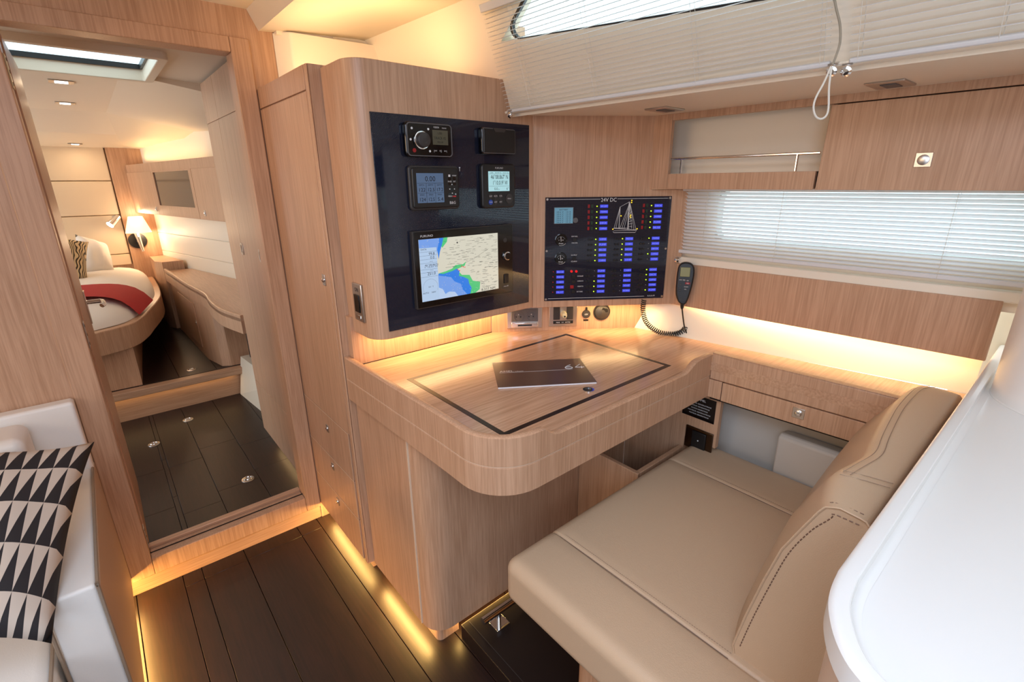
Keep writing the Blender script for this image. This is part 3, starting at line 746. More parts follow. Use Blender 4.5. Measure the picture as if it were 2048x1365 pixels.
# rows : blue labels, lamps, switches
def column(lx0, ly0, lx1, ly1, led0, led1, sw0, sw1, lit, red=False, words=()):
    for i in range(5):
        f = i / 4
        a, b = HG(lx0 + (lx1 - lx0) * f, ly0 + (ly1 - ly0) * f)
        l_ = MB(PFR).box((a - .0155, b - .0058, .004), (a + .0155, b + .0058, .0052)).build('label_lamp', 'e_label', bp)
        t_ = MB(PFR); text(t_, words[i % len(words)], a, b - .0028, .0085, .0054, width=.026); t_.build('lettering', 'e_labeltxt', l_)
        if led0:
            a, b = HG(led0[0] + (led1[0] - led0[0]) * f, led0[1] + (led1[1] - led0[1]) * f)
            MB(PFR).cyl((a, b), .0022 if lit[i] else .0009, .004, .0058, 8).build('indicator_lamp', 'e_green' if lit[i] else 'print', bp)
        if sw0:
            a, b = HG(sw0[0] + (sw1[0] - sw0[0]) * f, sw0[1] + (sw1[1] - sw0[1]) * f)
            if red:
                MB(PFR).box((a - .004, b - .006, .004), (a + .004, b + .007, .0085)).build('rocker_switch', 'redplastic', bp, .001)
                MB(PFR).box((a + .009, b - .006, .004), (a + .017, b + .007, .0085)).build('rocker_switch', 'greenplastic', bp, .001)
            else:
                s_ = MB(PFR); s_.cyl((a - .006, b), .0042, .004, .009, 12); s_.cyl((a + .005, b), .0042, .004, .007, 12); s_.build('breaker_button', 'black', bp)
WD = ('NAV LIGHT', 'STEAMING', 'ANCHOR', 'DECK', 'COMPASS', 'WIPER', 'PUMP', 'BILGE', 'FRIDGE', 'CABIN', 'RADAR', 'PILOT', 'VHF', 'HORN', 'WATER')
column(766, 190, 754, 452, (682, 191), (671, 452), (584, 192), (577, 452), [1] * 5, True, WD[:5])
column(1405, 185, 1383, 440, (1323, 184), (1302, 440), (1232, 185), (1210, 440), [1] * 5, True, WD[3:8])
column(750, 577, 740, 825, (666, 578), (655, 828), (604, 580), (585, 828), [1] * 5, False, WD[5:10])
column(1062, 571, 1046, 817, (982, 571), (966, 820), (920, 573), (900, 820), [1] * 5, False, WD[8:13])
column(1372, 565, 1353, 808, (1293, 565), (1273, 808), (1222, 566), (1190, 812), [1, 0, 0, 1, 0], False, WD[1:6])
column(732, 948, 722, 1188, (650, 948), (640, 1191), (570, 948), (575, 1190), [0, 0, 1, 1, 1], False, WD[6:11])
column(1040, 940, 1024, 1177, (960, 940), (946, 1180), (878, 942), (885, 1180), [0] * 5, False, WD[9:14])
column(1340, 930, 1327, 1166, (1265, 931), (1248, 1168), (1205, 933), (1180, 1168), [1, 1, 1, 0, 1], False, WD[2:7])
column(243, 963, 238, 1203, None, None, None, None, [0] * 5, False, WD[7:12])
t_ = MB(PFR)
for q in ((160, 963), (156, 1023), (155, 1085), (153, 1143), (152, 1203)): t_.cyl(HG(*q), .0015, .004, .0052, 6)
for q in ((376, 955), (433, 955)): t_.cyl(HG(*q), .0048, .004, .0085, 14)
t_.build('warning_lamps', 'e_red', bp)
for q in ((403, 1015), (400, 1075), (380, 1137), (398, 1192), (415, 582), (408, 802)):
    a, b = HG(*q); MB(PFR).box((a - .007, b - .0065, .004), (a + .007, b + .0065, .009)).build('rocker_switch', 'redplastic' if q[0] == 380 else 'black', bp, .001)

# ================================================================== SOCKETS on the splash panel
def sfp(px, py):
    p = onp(px, py, SF.o, SF.n) - SF.o; return p.dot(SF.u), p.z
# twin socket
def sock_at(pxa, pya, name, label, cat='socket'):
    a, b = sfp(pxa, pya); f_ = Frame(SF(a, b, 0), SF.u, SF.v)
    return thing(name, label, cat, tuple(f_.o)), f_
a0, b0 = sfp(1015, 652); a1, _ = sfp(1085, 640); wd = a1 - a0
print('twin', a0, a1, b0)
t1, f1 = sock_at(1049, 640, 'twin_socket', 'twin round grey mains socket in a steel frame, left on the lit splash panel')
MB(f1).box((-wd / 2, -.036, 0), (wd / 2, .056, .006)).build('frame_plate', 'steel', t1, .002)
MB(f1).box((-wd / 2 + .018, -.006, .005), (wd / 2 - .018, .05, .010)).build('insert', 'grey', t1, .002)
MB(f1).box((-wd / 2 + .018, -.030, .005), (wd / 2 - .018, -.009, .014)).build('hinged_flap', 'chrome', t1, .003)
t_ = MB(f1); t_.box((-.03, -.024, .0141), (.03, -.017, .0146)); t_.build('dymo_strip', 'ink', t1)
for s_ in (-1, 1):
    c_ = s_ * .027
    k_ = MB(f1).ring([(c_ + .0215 * math.cos(i * PI / 12), .018 + .0215 * math.sin(i * PI / 12)) for i in range(24)], [(c_ + .0185 * math.cos(i * PI / 12), .018 + .0185 * math.sin(i * PI / 12)) for i in range(24)], .009, .0125)
    k_ = k_.build('outlet', 'grey', t1)
    h_ = MB(f1); h_.cyl((c_ - .009, .016), .003, .0101, .0106, 10); h_.cyl((c_ + .009, .016), .003, .0101, .0106, 10); h_.build('pin_holes', 'black', k_)
    MB(f1).cyl((c_, .028), .0026, .010, .018, 10).build('earth_pin', 'chrome', k_)
t2, f2 = sock_at(1126, 626, 'switch_plate', 'steel switch plate with a cream plug, second fitting from the left on the splash panel', 'switch')
a0, _ = sfp(1099, 640); a1, _ = sfp(1155, 640); wd = a1 - a0
MB(f2).box((-wd / 2, -.058, 0), (wd / 2, .05, .006)).build('frame_plate', 'steel', t2, .002)
MB(f2).box((-wd / 2 + .018, -.028, .005), (-.014, .03, .010)).build('rocker', 'charcoal', t2, .002)
MB(f2).box((.014, -.028, .005), (wd / 2 - .018, .03, .010)).build('rocker', 'charcoal', t2, .002)
MB(f2).box((-wd / 2 + .018, -.046, .005), (wd / 2 - .018, -.033, .009)).build('label_strip', 'black', t2, .001)
t_ = MB(f2); text(t_, 'PRISE   12V   AUTRE', 0, -.042, .007, .0093, width=.06); t_.build('lettering', 'print', t2)
MB(f2).lathe([(.0001, .005), (.013, .005), (.013, .022), (.010, .030), (.010, .040), (.0001, .041)], (0, -.002, 0), 20).build('cream_plug', 'cream', t2)
MB(f2).lathe([(.0001, .040), (.004, .040), (.004, .0412), (.0001, .0412)], (0, -.006, 0), 12).build('plug_hole', 'black', t2)
t3, f3 = sock_at(1172, 628, 'power_socket', 'small round 12V socket with black cap on the splash panel')
MB(f3).lathe([(.0001, 0), (.018, 0), (.018, .006), (.0165, .008), (.0001, .008)], n=28).build('cap', 'charcoal', t3)
MB(f3).box((-.004, .016, 0), (.004, .030, .008)).build('hinge_tab', 'black', t3, .001)
t_ = MB(f3); text(t_, '12V', 0, -.004, .010, .0083); t_.build('lettering', 'print', t3)
MB(f3).box((-.011, -.032, 0), (.011, -.024, .0015)).build('name_tag', 'black', t3)
t4, f4 = sock_at(1203, 624, 'air_outlet', 'round dark grey swivelling air outlet, rightmost on the splash panel', 'vent')
MB(f4).lathe([(.0001, 0), (.037, 0), (.037, .004), (.034, .008), (.031, .006), (.030, .010), (.020, .016), (.0001, .018)], n=36).build('ball', 'charcoal', t4)
MB(f4).prism(roundpoly([(-.006, .004), (.024, .001), (.022, .016), (0, .022)], .004), .0125, .0168).build('opening', 'black', t4)

# ================================================================== CHART TABLE
ct = thing('chart_table', 'oak chart table with raised curved edge and dark inlaid line around its lid', 'table', (1.05, 1.1, .8))
# fascia path (outer), counter-clockwise seen from above, and its height profile
out = [(.578, 1.600), (.583, 1.25), (.588, .98)] + [( .588 + .135 * (1 - math.cos(t)), .90 - .135 * math.sin(t)) for t in [R(k) for k in range(0, 91, 9)]]
out += [(.80, .765), (.95, .766), (1.15, .767), (1.38, .768), (1.46, .768), (1.558, .768)]
def offs(path, d):
    res = []
    for i, p in enumerate(path):
        a = Vector(path[max(i - 1, 0)]); b = Vector(path[min(i + 1, len(path) - 1)]); t = (b - a).normalized(); n = Vector((-t.y, t.x))
        res.append((p[0] + n.x * d, p[1] + n.y * d))
    return res
def dense(path, step=.02):
    o = []
    for a, b in zip(path, path[1:]):
        L_ = math.hypot(b[0] - a[0], b[1] - a[1]); n = max(1, int(L_ / step))
        for k in range(n): o.append((a[0] + (b[0] - a[0]) * k / n, a[1] + (b[1] - a[1]) * k / n))
    o.append(path[-1]); return o
ptab = dense(out)
def topz(p):
    x, y = p
    if y > .90 and x < .7: return .975
    def ss(a, b, v): t = max(0, min(1, (v - a) / (b - a))); return t * t * (3 - 2 * t)
    return .975 - .031 * ss(.742, .79, x) + .031 * ss(1.39, 1.475, x)
def wallstrip(path, zb, zt, th):
    inn_ = offs(path, th); m_ = MB(); rows = []
    for p, q in zip(path, inn_):
        z1_ = zt(p) if callable(zt) else zt
        rows.append([(p[0], p[1], zb), (p[0], p[1], z1_ - .003), (p[0] + (q[0] - p[0]) * .2, p[1] + (q[1] - p[1]) * .2, z1_), (p[0] + (q[0] - p[0]) * .8, p[1] + (q[1] - p[1]) * .8, z1_), (q[0], q[1], z1_ - .003), (q[0], q[1], zb), (p[0], p[1], zb)])
    m_.grid(rows); m_.poly(rows[0][:-1]); m_.poly(rows[-1][:-1]); return m_
wallstrip(ptab, .8955, topz, .022).build('fascia_upper', 'oak_z', ct)
wallstrip(ptab, .815, .8935, .022).build('fascia_lower', 'oak_z', ct)
wallstrip(offs(ptab, .001), .893, .896, .018).build('groove', 'seam', ct)
inn2 = offs(out, .021)
top = inn2 + [(1.546, .768), (1.590, .116), (1.868, .116), (1.706, 1.213), (1.203, 1.565), (.6, 1.565), (.6, 1.59)]
# top with lid recess: build ring between table outline and lid
lx0, lx1, ly0, ly1 = .677, 1.424, .842, 1.339
tt = bmesh.new()
tp = MB()
# pieces around the lid
topP = [(p[0], p[1]) for p in top]
L1 = [p for p in inn2 if p[1] > ly1] 
tp.prism([(.60, 1.565), (.601, ly1), (1.424, ly1), (1.525, ly1), (1.203, 1.565)], .915, .945)
left = [(.601, ly1)] + [p for p in inn2 if p[1] < ly1 and p[0] < .677] + [(.677, [p for p in inn2 if p[0] > .677][0][1]), (.677, ly1)]
tp.prism(left, .915, .945)
front = [(.677, ly0), (.677, .793)] + [p for p in inn2 if p[0] > .68] + [(1.556, ly0)]
tp.prism(front, .915, .945)
tp.prism([(lx1, ly0), (1.556, ly0), (1.556, .768), (1.590, .116), (1.868, .116), (1.706, 1.213), (1.525, ly1), (lx1, ly1)], .915, .945)
tp.build('table_top', 'oak_top', ct)
MB().box((lx0, ly0, .90), (lx1, ly1, .925)).build('lid_well', 'gap', ct)
lid = MB().box((lx0 + .0165, ly0 + .0165, .925), (lx1 - .0165, ly1 - .0165, .9452)).build('lid', 'oak_top', ct)
MB().ring(rect(lx0 + .001, ly0 + .001, lx1 - .001, ly1 - .001), rect(lx0 + .016, ly0 + .016, lx1 - .016, ly1 - .016), .925, .9454).build('inlay', 'inlay', ct)
pr = onz(1177, 781, .9455)
lr = MB(Frame((pr.x, pr.y, .9455), (1, 0, 0), (0, 1, 0)))
lr.ring([(.0175 * math.cos(i * PI / 14), .0175 * math.sin(i * PI / 14)) for i in range(28)], [(.0125 * math.cos(i * PI / 14), .0125 * math.sin(i * PI / 14)) for i in range(28)], 0, .003)
lr = lr.build('ring_pull', 'chrome', lid)
MB(Frame((pr.x, pr.y, .9455), (1, 0, 0), (0, 1, 0))).cyl((0, 0), .0124, 0, .0006, 24).build('ring_cup', 'black', lr)
# the low strip step in the top at the left: raised lip line
MB().box((.602, 1.565 - .004, .945), (1.203, 1.565, .9465)).build('caulk_line', 'gap', ct)
# hull-side shelf fascia with drawer
ZF = Frame((1.557, .768, 0), (Vector((1.590, .116, 0)) - Vector((1.557, .768, 0))), (0, 0, 1))
SL = .65
if ZF.n.x > 0: print('WARN ZF normal')
MB(ZF).box((0, .884, -.02), (SL, .978, 0)).build('shelf_fascia', 'oak_z', ct, .003)
MB(ZF).box((0, .815, -.02), (.045, .882, 0)).build('shelf_stile', 'oak_z', ct, .001)
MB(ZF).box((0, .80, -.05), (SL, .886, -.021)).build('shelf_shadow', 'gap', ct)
MB(ZF).box((0, .978, -.022), (SL, .981, .001)).build('shelf_edge', 'oak_z', ct, .001)
dw = MB(ZF).box((.048, .813, -.02), (SL, .881, 0)).build('drawer', 'oak_z', ct, .001)
sp_ = onp(1597, 827, ZF.o, ZF.n) - ZF.o
latch(Frame(ZF(sp_.dot(ZF.u), sp_.z, 0), ZF.u, ZF.v), 'drawer_latch', dw, .034, .034)
MB().box((1.625, .12, .80), (1.8, 1.12, .812)).build('drawer_box', 'liner_grey', ct)

# brochure
c4 = [onz(986, 728, .9465), onz(1160, 720, .9465), onz(1193, 767, .9465), onz(994, 779, .9465)]
br = thing('brochure', 'dark brown landscape brochure lettered AMEL 64 on the chart table lid', 'brochure', tuple(sum(c4, Vector()) / 4))
u_ = ((c4[1] - c4[0]) + (c4[2] - c4[3])).normalized(); v_ = Vector((-u_.y, u_.x, 0))
bw_ = ((c4[1] - c4[0]).length + (c4[2] - c4[3]).length) / 2; bh_ = ((c4[0] - c4[3]).length + (c4[1] - c4[2]).length) / 2
cc = sum(c4, Vector()) / 4; cc.z = .9458
BR = Frame(cc - u_ * bw_ / 2 - v_ * bh_ / 2, u_, v_)
MB(BR).box((.001, .001, 0), (bw_ - .001, bh_ - .001, .0050)).build('pages', 'page', br)
MB(BR).box((0, 0, .0050), (bw_, bh_, .0056)).build('cover', 'book', br)
t_ = MB(BR); text(t_, 'AMEL', bw_ * .055, bh_ * .56, bh_ * .085, .0058, 'l', width=bw_ * .15); text(t_, 'La Rochelle', bw_ * .22, bh_ * .555, bh_ * .05, .0058, 'l', width=bw_ * .09)
t_.box((bw_ * .05, bh_ * .535, .0056), (bw_ * .84, bh_ * .540, .0058))
g6 = smooth([(0.9, .95, 0), (.45, .7, 0), (.12, .35, 0), (.25, .05, 0), (.7, .02, 0), (.95, .22, 0), (.75, .45, 0), (.3, .42, 0), (.12, .3, 0)], 5)
sc_ = bh_ * .17
t_.tube([(bw_ * .76 + p.x * sc_ * .8, bh_ * .565 + p.y * sc_, .0058) for p in g6], .0012, 4)
t_.tube([(bw_ * .88 + p[0] * sc_ * .8, bh_ * .565 + p[1] * sc_, .0058) for p in ((.75, 1), (.05, .35), (.0, .30), (1.05, .25))], .0012, 4)
t_.tube([(bw_ * .88 + p[0] * sc_ * .8, bh_ * .565 + p[1] * sc_, .0058) for p in ((.8, .5), (.7, .0))], .0012, 4)
t_.build('lettering', 'print', br)

# pedestal under the table
pd = thing('pedestal_cabinet', 'oak cabinet under the chart table with a rounded front corner', 'cabinet', (.8, 1.3, 0))
pp = roundpoly([(.602, 1.600), (.602, 1.137), (1.60, 1.137), (1.60, 1.60)], [0, .075, 0, 0], 10)
MB().prism(pp, .075, .814).build('body', 'oak_z', pd)
MB().prism(roundpoly([(.636, 1.600), (.636, 1.172), (.72, 1.172), (.72, 1.60)], [0, .02, 0, 0], 6), 0, .075).build('plinth', 'oak_z', pd)
MB().box((.598, 1.222, .078), (.6015, 1.590, .812)).build('cabinet_door', 'oak_z', pd, .001)
MB().box((.597, 1.216, .078), (.603, 1.220, .812)).build('edge_strip', 'seam', pd)
# support panel with label and socket
sp = thing('support_panel', 'oak end panel under the chart table carrying a black label and a socket', 'panel', (1.61, .9, 0))
m_ = MB(Frame((1.600, 0, 0), (0, 1, 0), (0, 0, 1))); m_.prism([(.735, .600), (.86, .600), (.86, .06), (1.136, .06), (1.136, .814), (.735, .814)], 0, .022); m_.build('board', 'oak_z', sp, .001)
lp = thing('label_plate', 'black printed instruction plate under the far corner of the chart table', 'sign', (1.598, .815, .74))
LF = Frame((1.5995, .88, .694), (0, -1, 0), (0, 0, 1))
MB(LF).box((0, 0, 0), (.129, .092, .0015)).build('plate', 'blackgloss', lp)
t_ = MB(LF); text(t_, 'AMEL', .075, .074, .012, .0018)
for i in range(5): text(t_, 'MOTEUR GENERATRICE', .068, .058 - i * .011, .0065, .0018, width=.09 - .012 * (i % 3))
t_.build('lettering', 'print', lp)
fs = thing('floor_socket', 'black wall socket with dark frame just above the far corner of the seat', 'socket', (1.598, .80, .62))
KF = Frame((1.5995, .80, .61), (0, -1, 0), (0, 0, 1))
MB(KF).box((-.055, -.045, 0), (.055, .045, .006)).build('frame_plate', plain('bronze_steel', srgb(90, 72, 58), .3, 1), fs, .002)
MB(KF).box((-.026, -.034, .005), (.03, .034, .011)).build('insert', 'black', fs, .002)
MB(KF).cyl((.002, 0), .0025, .011, .013, 8).build('indicator', 'print', fs)
# foot locker
fk = thing('foot_locker', 'oak open-topped foot locker under the chart table behind the seat', 'locker', (1.3, .7, .06))
MB().box((1.303, .86, .064), (1.321, 1.135, .556)).build('side', 'oak_z', fk, .002)
MB().box((1.321, .86, .064), (1.598, .878, .556)).build('front', 'oak_z', fk, .002)
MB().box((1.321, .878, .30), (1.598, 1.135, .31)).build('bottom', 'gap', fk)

hbx = thing('hull_box', 'grey-white moulded box against the lower hull side beside the far end of the seat', 'box', (1.70, .34, .062))
MB(Frame((0, .555, 0), (1, 0, 0), (0, 0, 1))).prism([(1.673, .064), (1.722, .064), (1.75, .70), (1.69, .712), (1.673, .70)], 0, .43).build('shell', 'liner_grey', hbx, .006)
# ================================================================== HULL-SIDE BAND
hbd = thing('hull_band', 'wide oak band along the hull side below the lower blind', 'panel', tuple(hull(.5, 1.066)))
HB = Frame(hull(0, 0, 0), HU, (0, 0, 1))
HBn = HB.n
MB(HB).box((.0, 1.066, -.022), (.948, 1.236, 0)).build('board', 'oak_z', hbd, .003)
MB(HB).box((-.0, 1.066, -.022), (-.012, 1.10, 0)).build('end_block', 'oak_z', hbd)

# ================================================================== UPPER LOCKER
UB = (1.650, 1.145)
UF = Frame((UB[0], UB[1], 0), HU, (0, 0, 1))
lk = thing('upper_locker', 'oak locker under the side deck with an open shelf at left and a large door', 'locker', tuple(UF(.6, 1.52, 0)))
th_ = -.018
fr = MB(UF)
fr.box((0, 1.520, th_), (.075, 1.779, 0)); fr.box((.0755, 1.7535, th_), (2.2, 1.779, 0)); fr.box((.0755, 1.520, th_), (.560, 1.5735, 0))
fr.build('face_frame', 'oak_z', lk, .001)
dd_ = MB(UF); dd_.add([(.566, 1.520, th_), (1.45, 1.520, th_), (1.45, 1.7505, th_), (.572, 1.7505, th_), (.566, 1.520, .0), (1.45, 1.520, .0), (1.45, 1.7505, .0), (.572, 1.7505, .0)],
        [(0, 3, 2, 1), (4, 5, 6, 7), (0, 1, 5, 4), (1, 2, 6, 5), (2, 3, 7, 6), (3, 0, 4, 7)])
dd_ = dd_.build('locker_door', 'oak_z', lk, .001)
p_ = onp(1847, 320, UF.o, UF.n) - UF.o
lt = MB(Frame(UF(p_.dot(UF.u), p_.z, 0), UF.u, UF.v)).box((-.018, -.018, 0), (.018, .018, .003)).build('door_latch', 'steel', dd_, .001)
MB(Frame(UF(p_.dot(UF.u), p_.z, 0.003), UF.u, UF.v)).lathe([(.0001, 0), (.013, 0), (.013, .002), (.008, .004), (.0001, .004)], n=20).build('knob', 'steel', lt)
MB(UF).box((.0, 1.5205, -.14), (2.2, 1.5235, -.019)).build('bottom', 'liner', lk)
MB(UF).box((.0, 1.5735, -.14), (.565, 1.5745, -.019)).build('shelf_floor', 'liner', lk)
MB(UF).box((.0, 1.5200, -.13), (.58, 1.772, -.125)).build('back', 'liner', lk)
MB(UF).box((.566, 1.5240, -.124), (.580, 1.77, -.019)).build('divider', 'oak_z', lk)
MB(UF).box((-.008, 1.5240, -.124), (.0, 1.77, -.019)).build('side', 'oak_z', lk)
MB(UF).box((.582, 1.524, -.13), (2.2, 1.779, -.0185)).build('body', 'gap', lk)  # dark filler added behind the door so no light leaks through its gap
rl = thing('shelf_rail', 'thin chrome fiddle rail across the open locker shelf', 'rail', tuple(UF(.3, 1.574, -.01)))
r0 = onp(1347, 320, UF.o, UF.n) - UF.o; r1 = onp(1636, 303, UF.o, UF.n) - UF.o
zr = (r0.z + r1.z) / 2
MB(UF).tube([(.079, zr, -.009), (.561, zr, -.009)], .0045, 10).build('bar', 'chrome', rl)
for s_ in (.12, .50): MB(UF).tube([(s_, 1.5745, -.009), (s_, zr, -.009)], .0042, 10).build('post', 'chrome', rl)

# ================================================================== BLINDS
def make_blind(name, label, fr, width, n, pitch, sw, tilt, rail_h=.018, head=True, cords=(), ends=True, grp='venetian blinds'):
    """fr: origin at lower corner, u along the slats, v up, n towards the room"""
    b = thing(name, label, 'blind', tuple(fr.o), grp)
    # slat mesh shared
    prof = []
    for i in range(5):
        t = (i / 4 - .5) * sw; prof.append((t, .0016 * (1 - (i / 2 - 1) ** 2)))
    base = MB(); rows = []
    for x in (0, width):
        rows.append([(x, math.sin(tilt) * t + math.cos(tilt) * h, math.cos(tilt) * t - math.sin(tilt) * h) for t, h in prof])
    base.grid(rows)
    me = bpy.data.meshes.new('slat'); me.from_pydata([tuple(p) for p in base.v], [], base.f)
    for p in me.polygons: p.use_smooth = True
    me.materials.append(M['blind']); me.update()
    m3 = Matrix((fr.u, fr.v, fr.n)).transposed().to_4x4()
    for k in range(n):
        o = bpy.data.objects.new('slat', me); COL.objects.link(o); o.parent = b
        mm = m3.copy(); mm.translation = fr.v * (rail_h + pitch * (k + .7)) ; o.matrix_local = mm
    top_ = rail_h + pitch * (n + .3)
    MB(fr).prism([(0, .0), (width, .0), (width, rail_h), (0, rail_h)], -.008, .008).build('bottom_rail', 'blind', b, .003)
    if head: MB(fr).box((0, top_, -.012), (width, top_ + .022, .012)).build('headrail', 'blind', b, .002)
    for c_ in cords:
        MB(fr).tube([(c_, 0.002, sw / 2 + .001), (c_, top_, sw / 2 + .001)], .0006, 4).build('ladder_cord', 'cord', b)
        MB(fr).tube([(c_ + .004, 0.002, -sw / 2 - .001), (c_ + .004, top_, -sw / 2 - .001)], .0006, 4).build('ladder_cord', 'cord', b)
    return b
# blind frames: coachroof plane
CB = Frame(A, EE, WWn)
CBn = Frame(A, EE, WWn)
if CBn.n.dot(NN) < 0: CBn = Frame(A + EE * .948, -EE, WWn)
flip = CB.n.dot(NN) < 0
def cb_frame(s0, s1, v0=0.0):
    if flip: return Frame(A + EE * s1 + WWn * v0 + NN * .002, -EE, WWn), s1 - s0
    return Frame(A + EE * s0 + WWn * v0 + NN * .002, EE, WWn), s1 - s0
f_, w_ = cb_frame(.0, .948)
b1_ = make_blind('window_blind', 'cream venetian blind, left of the two sloping ones over the cabin-top window', f_, w_, 23, .0121, .0130, R(4), rail_h=.010, cords=[w_ - c for c in (.11, .36, .66, .93)] if flip else (.11, .36, .66, .93))
f_, w_ = cb_frame(.982, 2.1)
b2_ = make_blind('window_blind', 'cream venetian blind, right of the two sloping ones with a wider gap between its slats', f_, w_, 18, .0150, .0130, R(4), rail_h=.010, cords=[w_ - c for c in (.015, .22, .6)] if flip else (.015, .22, .6))
# hull blind
hbF = Frame(hull(0, 1.276, -.010), HU, (0, 0, 1))
if hbF.n.dot(HN) < 0: hbF = Frame(hull(1.9, 1.276, -.010), -HU, (0, 0, 1))
b3_ = make_blind('window_blind', 'cream venetian blind on the lower hull window with daylight between its slats', hbF, 1.9, 17, .0128, .0150, R(46), rail_h=.014, cords=(.10, .36, .80) if hbF.u.dot(HU) > 0 else (1.8, 1.54, 1.1))
# chrome end studs of the blinds
def stud(px, py, p0, n, label):
    p = onp(px, py, p0, n); s_ = thing('end_stud', label, 'stud', tuple(p), 'chrome end studs of the blinds')
    fr_s = Frame(p, EE, WWn) if abs(n[2]) > .01 else Frame(p, HU, (0, 0, 1))
    if fr_s.n.dot(Vector(n)) < 0: fr_s = Frame(p, -fr_s.u, fr_s.v)
    MB(fr_s).lathe([(.0001, -.004), (.004, -.004), (.004, .006), (.009, .008), (.010, .014), (.006, .019), (.0001, .020)], n=20).build('cap', 'chrome', s_)
    MB(fr_s).box((-.009, .010, -.004), (.009, .014, .008)).build('bracket', 'steel', s_)
    return s_
sA = A + Vector((0, 0, -.0)); 
stud(1667, 140, A + NN * .004, NN, 'chrome stud left of the gap between the two sloping blinds, beside the cord loop')
stud(1696, 140, A + NN * .004, NN, 'chrome stud right of the gap between the two sloping blinds')
stud(1356, 520, hull(0, 0, .0), HN, 'small chrome stud at the lower left end of the hull blind')
stud(1024, 228, A + NN * .004, NN, 'small chrome stud at the bottom left corner of the sloping blind')
# pull cord
pcn = (CAM - A).normalized(); pcn.z = 0; pcn.normalize(); pp0 = A + EE * .965 + NN * .03
cd = thing('pull_cord', 'cream pull cord hanging in a loop from between the sloping blinds', 'cord', tuple(onp(1655, 140, pp0, pcn)))
pts = [onp(x, y, pp0, pcn) for x, y in ((1662, 133), (1648, 165), (1632, 195), (1627, 215), (1631, 232), (1641, 238), (1652, 232), (1657, 215), (1658, 175), (1663, 135))]
MB().tube(smooth(pts, 6), .0020, 8).build('loop', 'cord', cd)
pts = [onp(x, y, pp0, pcn) for x, y in ((1666, -20), (1672, 15), (1680, 50), (1680, 85), (1672, 112), (1665, 130))]
MB().tube(smooth(pts, 6), .0023, 8).build('riser', 'greycord', cd)

# ================================================================== HANDSET + CORD
HP = Vector((1.722, 1.020, 0)); hn = Vector((-.84, -.54, 0)).normalized(); hu_ = Vector((-hn.y, hn.x, 0)); 
if hu_.cross(Vector((0, 0, 1))).dot(hn) < 0: hu_ = -hu_
q_ = onp(1369, 568, HP, hn); qt = onp(1375, 524, HP, hn); qb = onp(1366, 606, HP, hn)
HS = Frame(q_, hu_, Vector((0, 0, 1)) + hn * -.06)
hh_ = (qt - qb).length / 2
hs = thing('radio_handset', 'black radio handset with small screen hanging at the left end of the oak band', 'handset', tuple(q_))
wt = (onp(1387, 545, HP, hn) - onp(1352, 545, HP, hn)).length / 2
sh = [(-wt * .92, hh_ * .72), (-wt * .62, hh_ * .97), (0, hh_ * 1.04), (wt * .7, hh_ * .95), (wt, hh_ * .65), (wt * .95, hh_ * .1), (wt * .72, -hh_ * .5), (wt * .42, -hh_ * .93), (0, -hh_), (-wt * .5, -hh_ * .9), (-wt * .88, -hh_ * .55), (-wt * .98, 0)]
sh = [(p.x, p.y) for p in smooth([(a, b, 0) for a, b in sh], 3, True)]
MB(HS).prism(sh, -.022, .012).build('body', 'black', hs, .006, 3)
MB(HS).box((-wt * .62, hh_ * .36, .0115), (wt * .48, hh_ * .80, .0135)).build('screen', emit('handset_lcd', srgb(150, 136, 60), .45, base=(.02, .02, .01, 1)), hs, .001)
for a, b in ((-.5, .2), (-.1, .2), (.3, .18), (-.45, -.02), (-.5, -.2), (.2, -.12), (.15, -.24), (-.5, -.3)): MB(HS).box(((a - .16) * wt, (b - .04) * hh_, .0115), ((a + .16) * wt, (b + .04) * hh_, .0135)).build('key', 'charcoal', hs, .001)
MB(HS).box((.05 * wt, -.0 * hh_, .0115), (.62 * wt, .10 * hh_, .0145)).build('distress_key', 'redplastic', hs, .001)
t_ = MB(HS); text(t_, '16', .33 * wt, .02 * hh_, .008, .0147); [text(t_, s_, a * wt, b * hh_ - .002, .006, .0137) for s_, a, b in (('VOL', -.5, .2), ('SQL', -.1, .2), ('CH', .3, .18), ('SCAN', .2, -.12), ('H/L', .15, -.24))]; t_.build('lettering', 'print', hs)
t_ = MB(HS)
for i in range(7): t_.box((-wt * .5, (-.42 - i * .065) * hh_, .0115), (wt * .28, (-.405 - i * .065) * hh_, .0132))
t_.build('grille', 'charcoal', hs)
MB(HS).tube([(0, -hh_ * .95, -.004), (0, -hh_ * 1.15, -.004), (0, -hh_ * 1.25, -.004)], [.009, .007, .004], 10).build('strain_relief', 'black', hs)
cn = (CAM - Vector((1.66, 1.12, 1.55))); cn.z = 0; cn.normalize()
cp0 = Vector((1.66, 1.13, 0))
cc = thing('coiled_cord', 'black coiled cord drooping from the handset onto the table', 'cord', tuple(onp(1330, 665, cp0, cn)))
path = [onp(x, y, cp0, cn) for x, y in ((1288, 600), (1286, 620), (1291, 642), (1306, 658), (1326, 667), (1350, 668), (1366, 662), (1370, 655))]
path = smooth(path, 12); L_ = [0]
for a, b in zip(path, path[1:]): L_.append(L_[-1] + (b - a).length)
coil = []; turns = 34; N = turns * 9; rc = .0090
for i in range(N + 1):
    s_ = L_[-1] * i / N; j = max(0, min(len(path) - 2, next((k for k in range(len(L_) - 1) if L_[k + 1] >= s_), len(path) - 2)))
    t = (s_ - L_[j]) / max(1e-9, L_[j + 1] - L_[j]); p = path[j].lerp(path[j + 1], t); d = (path[j + 1] - path[j]).normalized()
    a_ = d.cross(cn).normalized(); an = 2 * PI * turns * i / N
    q = p + (a_ * math.cos(an) + cn * math.sin(an)) * rc
    q.z = max(q.z, .9485); coil.append(q)
MB().tube(coil, .0021, 6).build('coil', 'black', cc)
